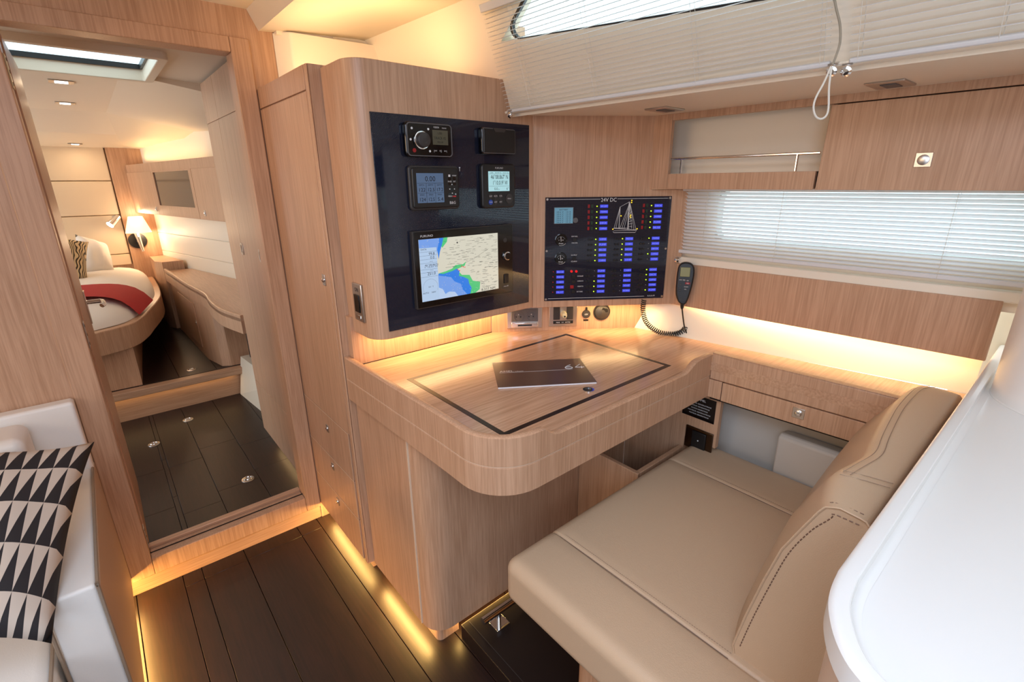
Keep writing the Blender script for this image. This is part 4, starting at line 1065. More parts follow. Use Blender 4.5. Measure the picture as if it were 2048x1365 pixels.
tl = [onp(1374, 668, cp0, cn), onp(1369, 655, cp0, cn), onp(1366, 635, cp0, cn), HS(0, -hh_ * 1.2, -.004)]
tl[0].z = max(tl[0].z, .952)
MB().tube(smooth(tl, 6), .0028, 8).build('lead', 'black', cc)

# ================================================================== SOFFIT LIGHTS, VENT BOX
def soffit_light(y, x, label):
    l_ = thing('recessed_light', label, 'light', (x, y, 1.775), 'recessed lights in the side-deck soffit')
    f_ = Frame((x, y, 1.774), Vector((1, 0.06, 0)), Vector((-.06, -1, 0))) if False else Frame((x, y, 1.774), (1, 0, 0), (0, -1, 0))
    MB(f_).box((-.055, -.042, -.002), (.055, .042, .004)).build('bezel', 'steel', l_, .003)
    MB(f_).box((-.030, -.014, .003), (.030, .020, .006)).build('lens', 'grey', l_, .002)
soffit_light(1.018, 1.524, 'small square recessed light in the side-deck soffit, left one above the open shelf')
soffit_light(.420, 1.590, 'small square recessed light in the side-deck soffit, right one above the locker door')
vb = thing('vent_box', 'cream boxed-in trunk with round vent in the glowing alcove above the tall cabinet', 'box', (.86, 2.1, 1.88))
MB().prism(roundpoly([(.655, 2.130), (.700, 2.075), (1.034, 2.055), (1.034, 2.13)], [0, .02, 0, 0], 6), 1.88, 2.078).build('trunk', 'liner', vb)
MB().box((.66, 2.10, 2.07), (1.034, 2.13, 2.10)).build('trunk_top', 'liner', vb)
vq = ony(672, 110, 2.07); VF = Frame((vq.x, 2.0725, vq.z - .01), (1, -.06, 0), (0, 0, 1))
vr = thing('round_vent', 'cream round slatted vent peeking over the top of the tall cabinet', 'vent', tuple(VF.o))
MB(VF).ring([(.05 * math.cos(i * PI / 16), .05 * math.sin(i * PI / 16)) for i in range(32)], [(.040 * math.cos(i * PI / 16), .040 * math.sin(i * PI / 16)) for i in range(32)], 0, .006).build('rim', 'vent', vr)
for i in range(-3, 4):
    x_ = i * .011; hh2 = math.sqrt(.04 ** 2 - x_ ** 2)
    MB(VF).box((x_ - .002, -hh2, 0), (x_ + .002, hh2, .006)).build('louvre', 'vent', vr)
MB(VF).cyl((0, 0), .04, .0, .0012, 24).build('mesh', plain('vent_mesh', srgb(190, 178, 120), .7), vr)
MB(VF).cyl((0, .068), .0045, 0, .003, 12).build('screw', 'steel', vr)

# ================================================================== SEAT
plat = thing('seat_platform', 'black low step platform under the navigation seat', 'platform', (1.2, .5, 0))
MB().box((.706, .118, 0), (1.66, 1.135, .062)).build('slab', 'wenge_plat', plat, .002)
MB().box((.735, .12, .062), (.737, 1.13, .0626)).build('edge_line', 'charcoal', plat)
seat = thing('navigation_seat', 'taupe leather navigation bench with low backrest on an oak base', 'seat', (1.15, .45, .062))
base = MB(); base.prism(roundpoly([(.76, .13), (.76, .66), (1.59, .66), (1.59, .13)], [0, .05, 0, 0], 8), .062, .40).build('base', 'oak_z', seat)
MB().prism(roundpoly([(.72, .13), (.72, .76), (1.63, .76), (1.63, .13)], [0, .05, .05, 0], 8), .40, .438).build('base_tray', 'oak_x', seat, .004)
def sag(w, n):
    if n.z > .3:
        t = math.sin(PI * max(0, min(1, (w.x - .675) / .985)))
        w = w + Vector((0, 0, .004 * t))
    return w
SX = (.848, 1.446)
rbox((.668, .132, .438), (1.668, .842, .578), .034, seams=[(0, SX[0], .005, .0045), (0, SX[1], .005, .0045)], fn=sag, nn=22).build('cushion', 'leather', seat, ang=60)
def seatline(x):
    return [(x, y, z) for y, z in [(.30, .5805), (.5, .582), (.70, .581), (.80, .5795), (.822, .573), (.836, .560), (.8425, .54)]]
def dashes(mb, pts, step=.011, r=.0009, duty=.62, sm=True):
    pts = smooth(pts, 6) if sm else [Vector(p) for p in pts]
    L = [0]
    for a, b in zip(pts, pts[1:]): L.append(L[-1] + (b - a).length)
    def at(d):
        k = 0
        while k < len(L) - 2 and L[k + 1] < d: k += 1
        return pts[k].lerp(pts[k + 1], max(0, min(1, (d - L[k]) / max(1e-9, L[k + 1] - L[k]))))
    d = 0
    while d + step * duty < L[-1]:
        mb.tube([at(d), at(d + step * duty)], r, 4); d += step
t_ = MB()
for x in SX:
    dashes(t_, seatline(x + .013), .006, .0006); t_.tube([(a, b, c - .0048) for a, b, c in seatline(x)], .0012, 4)
for dz, dx in ((.0, .0), (.012, -.002)):
    dashes(t_, [(.679 - dz * .5, .80, .5675 - dz), (.679 - dz * .5, .5, .5675 - dz), (.679 - dz * .5, .14, .5675 - dz)], .006, .0006)
t_.build('stitching', 'stitch', seat, kind='stuff')
# backrest
bs = [(.868, .203, .302), (.93, .2205, .322), (.99, .229, .336), (1.05, .220, .346), (1.10, .212, .352), (1.14, .212, .360), (1.20, .220, .368), (1.30, .230, .380), (1.40, .238, .390), (1.50, .240, .398), (1.59, .236, .404), (1.645, .220, .404), (1.675, .185, .38)]
rows = []
def lerp(a, b, t): return a + (b - a) * t
bs2 = []
for k in range(len(bs) - 1):
    P_ = [Vector(q) for q in bs]
bsS = smooth(bs, 4)
for q in bsS:
    x, yt, yb = q; zt = 1.018
    if x > 1.6: zt = 1.018 - .02 * ((x - 1.6) / .075) ** 2
    prof = [(.130, .45), (.130, .8), (.130, zt - .008), (.135, zt - .002), (.143, zt), (lerp(.143, yt, .5), zt + .003), (yt - .022, zt), (yt - .009, zt - .006), (yt - .001, zt - .02), (lerp(yt, yb, .10) + .008, lerp(zt, .585, .15)), (lerp(yt, yb, .30) + .014, lerp(zt, .585, .3)), (lerp(yt, yb, .5) + .014, lerp(zt, .585, .5)), (lerp(yt, yb, .75) + .01, lerp(zt, .585, .75)), (yb, .60), (yb - .006, .575), (yb - .01, .45)]
    rows.append([(x, y, z) for y, z in prof] + [(x, prof[0][0], prof[0][1])])
bb = MB(); bb.grid(rows); bb.poly(rows[0][:-1]); bb.poly(rows[-1][:-1])
bko = bb.build('backrest', 'leather', seat, .006, 3, ang=50)
r0_ = rows[0]
def endc(inset):      # stitch line on the end panel, inset from its outline
    res = []
    for (x, y, z) in [r0_[4]] + list(r0_[6:14]):
        fy = 1 if y > .19 else 0; fz = 1 if z > .98 else 0
        res.append((x - .0006, y - inset * fy, z - inset * fz))
    return res
t_ = MB(); dashes(t_, endc(.013), .009, .0011)
dashes(t_, [(q[0] + .014, q[1] + (.0006 if i_ > 1 else 0), q[2] + .0008) for i_, q in enumerate([r0_[4]] + list(r0_[6:14]))], .009, .0009)
t_.build('end_stitching', 'stitch', bko, kind='stuff')
t_ = MB()
for off in (.022, .034):
    t_.tube(smooth([(q[0], q[1] - off, 1.0225 if q[0] < 1.6 else 1.022 - .02 * ((q[0] - 1.6) / .075) ** 2) for q in bs[2:-1]], 3), .0007, 4)
t_.tube([(1.0, .135, 1.0205), (.99, .17, 1.022), (.985, .21, 1.018)], .0007, 4); t_.tube([(1.02, .135, 1.0205), (1.01, .17, 1.022), (1.005, .21, 1.018)], .0007, 4)
t_.build('top_seams', 'seamdark', bko)
t_ = MB(); t_.tube([(r0_[0][0] - .001, p[1], p[2]) for p in r0_[2:15]], .0022, 6); t_.build('end_piping', 'leather', bko)

# grab bar on the platform
gb = thing('foot_rail', 'short chrome foot rail on a square base beside the seat', 'rail', tuple(onz(1000, 1240, .062)))
g0 = onz(998, 1246, .062)
GF = Frame(g0, (1, .0, 0), (0, 1, 0))
MB(GF).prism([(-.028, -.028), (.028, -.028), (.028, .028), (-.028, .028)], 0, .003).build('base_plate', 'chrome', gb, .001)
MB(GF).tube([(0, 0, .002), (0, 0, .055)], .008, 14).build('post', 'chrome', gb)
a_ = onp(966, 1222, g0 + Vector((0, 0, .055)), (0, 0, 1))
MB(GF).tube([(a_.x - g0.x, a_.y - g0.y, .055), (a_.x - g0.x + .22, a_.y - g0.y, .055)] if False else [(-.07, .0, .055), (.16, .0, .055)], .013, 16).build('bar', 'chrome', gb)

# ================================================================== GALLEY COUNTER
gc = thing('galley_counter', 'white galley counter with raised rim in the right foreground', 'counter', (1.2, -.4, 0))
oc = [(2.02, .113), (1.6, .113), (1.1, .114), (.70, .116), (.64, .1155), (.592, .109), (.556, .096), (.525, .078), (.503, .056), (.488, .02), (.482, -.05), (.480, -.4), (.480, -1.2)]
oc = [(p.x, p.y) for p in smooth([(a, b, 0) for a, b in oc], 4)]
def offl(path, d):
    r_ = offs(path, d); return r_
ic = offs(oc, .022)
m_ = MB(); rows = []
for p, q in zip(oc, ic):
    l = lambda t: (p[0] + (q[0] - p[0]) * t, p[1] + (q[1] - p[1]) * t)
    rows.append([(*l(0), 1.035), (*l(0), 1.066), (*l(.12), 1.0695), (*l(.3), 1.071), (*l(.6), 1.071), (*l(.93), 1.0705), (*l(1.0), 1.069), (*l(1.06), 1.059), (*l(1.2), 1.0565), (*l(1.6), 1.0557)])
m_.grid(rows).build('rim', 'white', gc)
ic2 = offs(oc, .0352)
MB().prism([(p[0], p[1]) for p in ic2] + [(2.02, -1.2)], 1.03, 1.0555).build('worktop', 'white', gc)
oc3 = offs(oc, .010)
MB().prism([(p[0], p[1]) for p in oc3] + [(2.02, -1.2)], .05, 1.034).build('cabinet_body', plain('pale_laminate', srgb(214, 186, 164), .4), gc)
pil = thing('mast_pillar', 'round white pillar rising from the galley counter at the right edge', 'pillar', (1.605, -.085, 1.055))
MB().lathe([(.0001, 0), (.168, 0), (.168, .002), (.1665, .004), (.1665, 1.05), (.0001, 1.05)], (1.605, -.085, 1.0556), 64).build('shaft', 'pillar', pil)

# ================================================================== SOFA
so = thing('sofa', 'white sofa with tan outer side and taupe piping at the lower left', 'sofa', (-.5, 1.7, 0))
MB().prism([(-.1725, 1.384), (-.1665, 1.384), (-.1665, YB - .006), (-.1725, YB - .006)], .09, .612).build('side_board', 'tan', so, .002)
rbox((-.272, 1.385, .12), (-.1728, 2.07, .622), .010, nn=8).build('arm_cushion', 'fabric', so, ang=60)
rbox((-1.6, 2.07, .35), (-.1675, YB - .006, .868), .012, nn=8).build('back_panel', 'fabric', so, ang=60)
p_ = [ony(0, 887, 1.93), ony(84, 872, 1.93)]
rbox((-1.25, 1.90, .46), (-.285, 2.065, .845), .03, nn=10).build('back_cushion', 'fabric', so, ang=60)
rbox((-1.5, 1.15, .33), (-.285, 1.92, .47), .035, nn=10).build('seat_cushion', 'fabric', so, ang=60)
MB().box((-1.5, 1.3, .09), (-.285, 2.05, .33)).build('plinth_box', 'tan', so)
t_ = MB()
t_.tube(smooth([(-.1705, 2.06, .6225), (-.1705, 1.7, .624), (-.1705, 1.40, .6225), (-.1705, 1.384, .612), (-.1705, 1.382, .4), (-.1705, 1.382, .13)], 4), .0042, 6)
t_.tube(smooth([(-.272, 2.06, .6225), (-.273, 1.7, .624), (-.273, 1.40, .6225), (-.273, 1.384, .612), (-.273, 1.382, .4), (-.273, 1.382, .13)], 4), .0042, 6)
t_.tube([(-1.2, 1.90, .815), (-.33, 1.90, .815), (-.308, 1.899, .808), (-.296, 1.899, .79), (-.294, 1.899, .5)], .004, 6)
t_.tube(smooth([(-1.5, 1.155, .468), (-.36, 1.155, .468), (-.31, 1.17, .466), (-.292, 1.22, .462), (-.290, 1.5, .462), (-.29, 1.85, .462)], 5), .0042, 6)
t_.build('piping', 'piping', so)

# scatter cushion
def cushmat():
    m, t, b = new_mat('triangle_print_cotton'); b.inputs['Roughness'].default_value = .8
    uv = t.nodes.new('ShaderNodeUVMap'); sp_ = t.nodes.new('ShaderNodeSeparateXYZ'); t.links.new(uv.outputs[0], sp_.inputs[0])
    def math_(op, a, b_=None):
        n = t.nodes.new('ShaderNodeMath'); n.operation = op
        for i, v in enumerate((a, b_)):
            if v is None: continue
            if isinstance(v, (int, float)): n.inputs[i].default_value = v
            else: t.links.new(v, n.inputs[i])
        return n.outputs[0]
    u = math_('MULTIPLY', sp_.outputs[0], 11.0); v = math_('MULTIPLY', sp_.outputs[1], 4.6)
    fu = math_('FRACT', u); fv = math_('FRACT', math_('ADD', v, .35))
    c = math_('GREATER_THAN', fu, fv)
    mx = t.nodes.new('ShaderNodeMix'); mx.data_type = 'RGBA'
    t.links.new(c, mx.inputs[0]); mx.inputs[6].default_value = srgb(206, 190, 174); mx.inputs[7].default_value = srgb(38, 34, 36)
    t.links.new(mx.outputs[2], b.inputs['Base Color'])
    return m
def pillow(name, parent, TL, TR, BR_, BL, thick, mat, n=18, wr=0.0, seed=1):
    TL, TR, BR_, BL = map(Vector, (TL, TR, BR_, BL)); nrm = (TR - TL).cross(BL - TL).normalized()
    if nrm.dot(CAM - TL) < 0: nrm = -nrm
    rn = random.Random(seed); ph = [rn.uniform(0, 6) for _ in range(6)]
    bm = bmesh.new(); uvl = bm.loops.layers.uv.new('UVMap'); V = {}
    wl = WL.get(parent.name, Vector())
    def P(i, j, side):
        u, v = i / n, j / n
        e = (4 * u * (1 - u)) ** .42 * (4 * v * (1 - v)) ** .42 if 0 < i < n and 0 < j < n else 0
        pu = u + (u - .5) * (-.09) * 4 * v * (1 - v) * 1.0; pv = v + (v - .5) * (-.09) * 4 * u * (1 - u)
        p = (BL.lerp(BR_, pu)).lerp(TL.lerp(TR, pu), pv)
        d = thick * e * (1 + wr * (math.sin(u * 17 + ph[0] + 5 * v) * .5 + math.sin(v * 13 + ph[1] - 7 * u) * .5))
        return p + nrm * d * side - wl
    for side in (1, -1):
        for i in range(n + 1):
            for j in range(n + 1):
                k = (i, j, side if 0 < i < n and 0 < j < n else 0)
                if k not in V: V[k] = bm.verts.new(P(i, j, side))
        g = lambda i, j: V[(i, j, side if 0 < i < n and 0 < j < n else 0)]
        for i in range(n):
            for j in range(n):
                try: f = bm.faces.new((g(i, j), g(i + 1, j), g(i + 1, j + 1), g(i, j + 1)))
                except ValueError: continue
                for l, (a, b) in zip(f.loops, ((i, j), (i + 1, j), (i + 1, j + 1), (i, j + 1))): l[uvl].uv = (a / n, b / n)
    bmesh.ops.recalc_face_normals(bm, faces=bm.faces)
    me = bpy.data.meshes.new(name); bm.to_mesh(me); bm.free()
    for p in me.polygons: p.use_smooth = True
    me.materials.append(mat); o = bpy.data.objects.new(name, me); COL.objects.link(o); o.parent = parent; WL[o.name] = wl.copy()
    return o
TR = ony(189, 884, 1.80); BRp = ony(103, 1288, 1.29); TLp = ony(-210, 915, 1.80); BLp = ony(-290, 1320, 1.30)
sc = thing('scatter_cushion', 'scatter cushion printed with black and cream triangles leaning on the sofa', 'cushion', (-.5, 1.45, .47))
pillow('cover', sc, TLp, TR, BRp, BLp, .066, cushmat(), 22, .06)

# ================================================================== FORWARD CABIN
# wardrobes just inside the door
wr_ = thing('wardrobe', 'tall oak wardrobe with two doors seen through the doorway on the right', 'wardrobe', (.7, 2.65, 0))
MB().box((.574, YB + .05, .085), (1.0, 3.125, 2.036)).build('body', 'oak_z', wr_)
MB().box((.62, YB + .05, 0), (1.0, 3.10, .085)).build('plinth', 'oak_x', wr_)
WF_ = Frame((.574, 0, 0), (0, -1, 0), (0, 0, 1))
ys_ = onx(455, 340, .57).y
for y0_, y1_ in ((YB + .055, ys_ - .002), (ys_ + .002, 3.123)):
    d_ = MB(WF_).box((-y1_, .42, 0), (-y0_, 1.846, .004)).build('wardrobe_door', 'oak_z', wr_, .001)
    MB(WF_).box((-y1_, 1.850, 0), (-y0_, 2.036, .004)).build('top_door', 'oak_z', wr_, .001)
    MB(WF_).box((-y1_, .087, 0), (-y0_, .417, .004)).build('drawer', 'oak_z', wr_, .001)
    pxy = (522, 512) if y0_ < ys_ - .1 else (485, 498)
    h_ = onx(*pxy, .57)
    MB(Frame((.5699, h_.y, h_.z), (0, -1, 0), (0, 0, 1))).ring(rect(-.022, -.030, .022, .030, .014), rect(-.012, -.02, .012, .02, .010), 0, .004).build('pull', 'steel', d_)
# step riser and raised floor
rz = .225
st_ = struct(MB().box((-1.6, 4.04, 0), (.9, 6.25, rz - .015)).build('trim_1', 'oak_x'))
MB().box((-1.6, 3.975, rz - .05), (.80, 4.05, rz)).build('step_nosing', 'oak_x', st_, .004)
f2_ = struct(MB().box((-1.6, 4.05, rz - .015), (.95, 6.25, rz - .004)).build('floor_platform', 'gap'))
for a, b in ((-1.6, -.9), (-.9, -.3), (-.3, .02), (.02, .26), (.26, .50), (.50, .95)):
    for c, d in ((4.052, 4.9 + .2 * (a > 0)), (4.9 + .2 * (a > 0), 6.25)):
        MB().box((a + .002, c, rz - .004), (b - .002, d - .003, rz + .002)).build('plank', 'wenge', f2_, .001, 1)
# deck rings
RL = ['front of the step, right', 'left, below the bed', 'just past the door sill', 'on the raised floor beside the bed']
for i, (px, py, z) in enumerate(((376, 840, 0), (308, 889, 0), (496, 959, 0), (383, 740, rz))):
    p = onz(px, py, z + .001)
    g_ = thing('floor_ring', ['oval steel floor ring on the dark floor nearest the lit step', 'oval steel floor ring leftmost on the dark floor beyond the door', 'oval steel floor ring nearest the door sill on the right', 'oval steel floor ring on the raised floor beside the bed'][i], 'floor ring', tuple(p), 'floor rings in the far cabin')
    f_ = Frame(p, (1, 0, 0), (0, 1, 0))
    MB(f_).lathe([(.0001, 0), (.032, 0), (.031, .003), (.024, .004), (.022, .002), (.0001, .002)], n=28).build('cup', 'steel', g_)
    MB(f_).tube([(.019 * math.cos(i_ * PI / 8), .015 * math.sin(i_ * PI / 8), .006) for i_ in range(16)], .0028, 6, True).build('ring', 'chrome', g_)
# far wall with upholstered panels
wfar = struct(MB().box((-1.7, 6.20, 0), (.9, 6.25, 2.2)).build('wall_far', 'oak_z'))
zz = [.80, ony(240, 508, 6.2).z, ony(230, 430, 6.2).z, ony(218, 362, 6.2).z, ony(208, 290, 6.2).z + .02]
for a, b in zip(zz, zz[1:]):
    MB().box((-1.6, 6.165, a + .003), (.235, 6.199, b - .003)).build('panel', 'headboard', wfar, .006)
MB().box((.243, 6.14, .2), (.52, 6.199, 2.0)).build('pilaster', 'oak_z', wfar)
# cabin ceilings
hx0, hx1, hy0, hy1 = -.16, .345, 2.62, 3.17
c2 = MB()
ZC = 2.06
c2.poly([(-1.6, YB + .04, ZC), (hx0, YB + .04, ZC), (hx0, 4.9, ZC), (-1.6, 4.9, ZC)])
c2.poly([(hx0, YB + .04, ZC), (hx1, YB + .04, ZC), (hx1, hy0, ZC), (hx0, hy0, ZC)])
c2.poly([(hx0, hy1, ZC), (.255, hy1, ZC), (.255, 4.9, ZC), (hx0, 4.9, ZC)])
c2.poly([(-1.6, 4.9, ZC), (.255, 4.9, ZC), (.31, 5.35, 1.945), (-1.6, 5.35, 1.945)])
c2.poly([(-1.6, 5.35, 1.945), (.31, 5.35, 1.945), (.40, 6.2, 1.885), (-1.6, 6.2, 1.885)])
c2.poly([(.255, hy1, ZC), (1.3, hy1, 1.90), (1.1, 4.9, 1.90), (.255, 4.9, ZC)])
c2.poly([(.255, 4.9, ZC), (1.1, 4.9, 1.90), (1.0, 6.2, 1.86), (.40, 6.2, 1.885), (.31, 5.35, 1.945)])
c2.poly([(hx1, YB + .04, ZC), (.7, YB + .04, 2.05), (.7, hy1, 2.04), (hx1, hy1, ZC)])
c2.poly([(.255, hy1, ZC), (hx1, hy1, ZC), (.7, hy1, 2.04), (1.3, hy1, 1.90)])
struct(c2.build('ceiling_cabin', 'ceiling'))
wn = MB().box((hx0 - .01, hy0 - .01, ZC + .045), (hx1 + .01, hy1 + .01, ZC + .053)).build('window_3', 'pane'); struct(wn)
fm = MB().ring(rect(hx0 - .035, hy0 - .035, hx1 + .035, hy1 + .035, .03), rect(hx0 + .001, hy0 + .001, hx1 - .001, hy1 - .001, .012), ZC - .028, ZC + .045).build('window_frame', 'ceiling', wn, .003)
MB().ring(rect(hx0 + .0015, hy0 + .0015, hx1 - .0015, hy1 - .0015), rect(hx0 + .012, hy0 + .012, hx1 - .012, hy1 - .012), ZC + .022, ZC + .043).build('window_gasket', 'black', wn)
for i, (px, py) in enumerate(((122, 163), (130, 206), (150, 288))):
    if i < 2: p = onz(px, py, ZC - .001)
    else: p = onp(px, py, (0, 5.35, 1.945), Vector((0, .06, .85)))
    l_ = thing('ceiling_light', ['small lit square ceiling light nearest the hatch in the far cabin', 'small lit square ceiling light, middle one in the far cabin', 'small lit ceiling light farthest, above the headboard'][i], 'light', tuple(p), 'ceiling lights in the far cabin')
    f_ = Frame(p, (1, 0, 0), (0, -1, 0))
    MB(f_).box((-.05, -.045, 0), (.05, .045, .004)).build('bezel', 'steel', l_, .001)
    MB(f_).box((-.026, -.026, .003), (.026, .026, .006)).build('lens', 'e_lamp', l_)
    area('downlight', (p.x, p.y, p.z - .02), (.05, .05), .7, WARM2)
# cabin right hull side planking
g0_ = Vector((.495, 6.17, 0)); g1_ = Vector((.88, 4.45, 0)); gd = (g1_ - g0_).normalized()
GHF = Frame(g0_, gd, (0, 0, 1))
if GHF.n.x > 0: print('GHF normal outboard')
ghl = struct(MB(GHF).box((-.0, .0, -.03), (3.2, 2.0, -.008)).build('wall_cabin_right', 'liner'))
def gz(px, py):
    q = onp(px, py, GHF.o, GHF.n) - GHF.o; return q.dot(GHF.u), q.z
zs_ = [.70] + [(gz(312, y0)[1] + gz(xx, y1)[1]) / 2 for y0, xx, y1 in ((508, 464, 528), (465, 455, 478))] + [1.36]
print('plank z', zs_)
zs_ = [.45, .72, .92, 1.10, 1.40]
for a, b in zip(zs_, zs_[1:]): MB(GHF).box((0, a + .002, -.008), (2.4, b - .002, 0)).build('panel', 'liner', ghl, .003)
# far-cabin overhead lockers
o0 = Vector((.36, 6.13, 0)); o1 = Vector((.74, 3.9, 0)); OF = Frame(o0, (o1 - o0), (0, 0, 1))
def oz(px, py):
    q = onp(px, py, OF.o, OF.n) - OF.o; return q.dot(OF.u), q.z
zb_ = (oz(300, 425)[1] + oz(437, 440)[1]) / 2; zt_ = (oz(245, 325)[1] + oz(425, 292)[1]) / 2
print('overhead', oz(300, 425), oz(437, 440), oz(245, 325), oz(425, 292), oz(305, 345), oz(395, 418))
zb_, zt_ = 1.30, 1.735
ol = thing('overhead_locker', 'oak overhead lockers with a dark window between doors in the far cabin', 'locker', tuple(OF(1.2, zb_, 0)))
m0 = oz(307, 350); m1 = oz(392, 417)
w0_, w1_ = m0[0], m1[0]; wz0_, wz1_ = 1.385, 1.655
b_ = MB(OF); b_.box((0, zb_, -.25), (2.6, zt_, -.006)); b_.build('body', 'oak_z', ol)
for a, b, nm in ((.02, w0_ - .06, 'locker_door'), (w1_ + .06, w1_ + .85, 'locker_door')):
    d_ = MB(OF).box((a, zb_ + .004, -.006), (b, zt_ - .07, .004)).build(nm, 'oak_z', ol, .001)
    latch(Frame(OF((b - .06) if a < .1 else a + .12, zb_ + .05, .004), OF.u, OF.v), 'door_latch', d_, .03, .04)
e_ = MB(OF); e_.ring([(w0_ - .055, zb_ + .004), (w1_ + .055, zb_ + .004), (w1_ + .055, zt_ - .07), (w0_ - .055, zt_ - .07)], [(w0_, wz0_), (w1_, wz0_), (w1_, wz1_), (w0_, wz1_)], -.006, .004); e_.build('window_surround', 'oak_z', ol)
MB(OF).box((w0_, wz0_, -.0055), (w1_, wz1_, -.003)).build('mirror_pane', plain('smoked_mirror', srgb(120, 118, 122), .12, .9), ol)
# nightstand + vanity
ns = thing('nightstand', 'small oak nightstand beside the head of the bed', 'cabinet', (.42, 5.7, rz))
MB().prism([(.385, 6.13), (.385, 5.66), (.43, 5.56), (.60, 5.56), (.50, 6.13)], rz + .003, .87).build('body', 'oak_z', ns)
vn = thing('vanity_desk', 'curved oak vanity desk along the side of the far cabin', 'desk', (.6, 4.6, rz))
fe = [(.43, 5.52, 0), (.455, 5.0, 0), (.475, 4.55, 0), (.50, 4.25, 0), (.515, 4.0, 0), (.50, 3.75, 0), (.505, 3.45, 0), (.56, 3.16, 0)]
fe = [(p.x, p.y) for p in smooth(fe, 6)]
back_ = [(1.1, 3.16), (.95, 4.1), (.64, 5.5)]
MB().prism(fe + back_, .775, .795).build('desk_top', 'oak_y', vn)
fas = wallstrip([(a, b) for a, b in fe], .70, .815, .02); fas.build('fascia', 'oak_z', vn)
MB().prism([(.455, 5.5), (.495, 4.35), (.545, 4.10), (.60, 4.06), (.9, 4.06), (.62, 5.5)], rz + .003, .70).build('cabinet', 'oak_z', vn)
dvn = MB(Frame((.452, 5.35, 0), (Vector((.492, 4.42, 0)) - Vector((.452, 5.35, 0))), (0, 0, 1))).box((.25, .30, 0), (.88, .66, .006)).build('cabinet_door', 'oak_z', vn, .001)
latch(Frame((.484, 4.50, .50), (.04, -.9, 0), (0, 0, 1)), 'door_latch', dvn, .03, .035)
sl_ = thing('dark_pouf', 'dark leather pouf tucked under the vanity desk', 'pouf', (.775, 3.72, .343))
MB().lathe([(.0001, 0), (.08, 0), (.10, .03), (.10, .20), (.085, .26), (.0001, .28)], (.775, 3.72, .343), 28).build('body', 'dark', sl_)
wd_ = MB(); wd_.add([(.60, 3.9, 0.002), (.72, 3.15, 0.002), (.95, 3.15, 0.002), (.95, 3.97, .002), (.66, 3.95, .36), (.78, 3.15, .36), (.95, 3.15, .36), (.95, 3.97, .36)], [(0, 1, 2, 3), (4, 5, 6, 7), (0, 1, 5, 4), (1, 2, 6, 5), (2, 3, 7, 6), (3, 0, 4, 7)])
# white hull fairing beside the step
hfm = struct(MB().add([(.615, 4.02, 0), (.70, 3.13, 0), (.70, 3.13, .34), (.665, 4.02, .30), (.76, 4.02, 0), (.85, 3.13, 0), (.85, 3.13, .34), (.80, 4.02, .30)],
     [(0, 1, 2, 3), (4, 5, 6, 7), (0, 1, 5, 4), (1, 2, 6, 5), (2, 3, 7, 6), (3, 0, 4, 7)]).build('trim_2', 'liner'))
# bed
bd = thing('island_bed', 'round-ended bed with white duvet in the far cabin', 'bed', (-.5, 5, rz))
BP = [(-.62, 3.915), (-.25, 3.925), (-.086, 3.963), (.061, 4.062), (.15, 4.26), (.207, 4.475), (.28, 4.76), (.333, 5.05), (.362, 5.5), (.372, 5.95), (.372, 6.15)]
BPs = [(p.x, p.y) for p in smooth([(a, b, 0) for a, b in BP], 4)]
full = BPs + [(-.62 - (p[0] + .62), p[1]) for p in BPs[::-1][:-1]]
MB().prism(full, .505, .665).build('frame', 'oak_z', bd, .006)
MB().prism([(-1.2, 6.1), (-1.2, 4.06), (.045, 4.06), (.075, 4.5), (.20, 6.1)], rz + .003, .506).build('base', 'oak_z', bd)
ctr = (-.62, 5.2)
def dome(s, lift=0.0, ox=0, sc=1.0):
    rows = []
    ks = [0, .3, .5, .65, .78, .87, .93, .97, .99, 1.0]
    for k in ks:
        rows.append([(ctr[0] + (p[0] - ctr[0]) * k * s, ctr[1] + (p[1] - ctr[1]) * k * s, .665 + (.17 + lift) * (1 - k ** 7) ** .6 + .004 * math.sin(p[0] * 9 + k * 8)) for p in full])
    return rows
md = MB().grid(dome(.955)); md.build('duvet', 'linen', bd, ang=80)
# red runner : strip of the dome between two y values, lifted
ya, yb_ = onz(210, 611, .83).y, onz(210, 590, .83).y
print('runner', ya, yb_)
ya, yb_ = max(4.25, ya), max(4.75, min(5.3, yb_))
rows = []
def halfw(y):
    pts = BPs
    for a, b in zip(pts, pts[1:]):
        if a[1] <= y <= b[1]: return (a[0] + (b[0] - a[0]) * (y - a[1]) / max(1e-6, b[1] - a[1])) + .62
    return .95
for i in range(9):
    y = ya + (yb_ - ya) * i / 8; r_ = []
    hw_ = halfw(y) * .962 + .012
    for j in range(31):
        t = j / 30 * 2 - 1; x = -.62 + hw_ * (abs(t) ** .8) * (1 if t > 0 else -1)
        # ring factor k of that point
        k = min(1.0, max(abs(x + .62) / (halfw(y) * .955), (ctr[1] - y) / ((ctr[1] - 3.92) * .955) * .8))
        r_.append((x, y, .672 + .178 * max(0, (1 - min(1, k) ** 7)) ** .6 + .008))
    rows.append(r_)
rn = thing('bed_runner', 'red throw laid across the foot of the white bed', 'throw', (-.5, 4.6, .85))
MB().grid(rows).build('cloth', 'red', rn, ang=80)
pw1 = thing('bed_pillow', 'plump white pillow against the headboard', 'pillow', (-.1, 5.8, .85))
pillow('case', pw1, ony(150, 468, 6.0), ony(212, 490, 6.05), ony(232, 545, 5.72), ony(150, 560, 5.6), .10, M['linen'], 12, .1, 3)
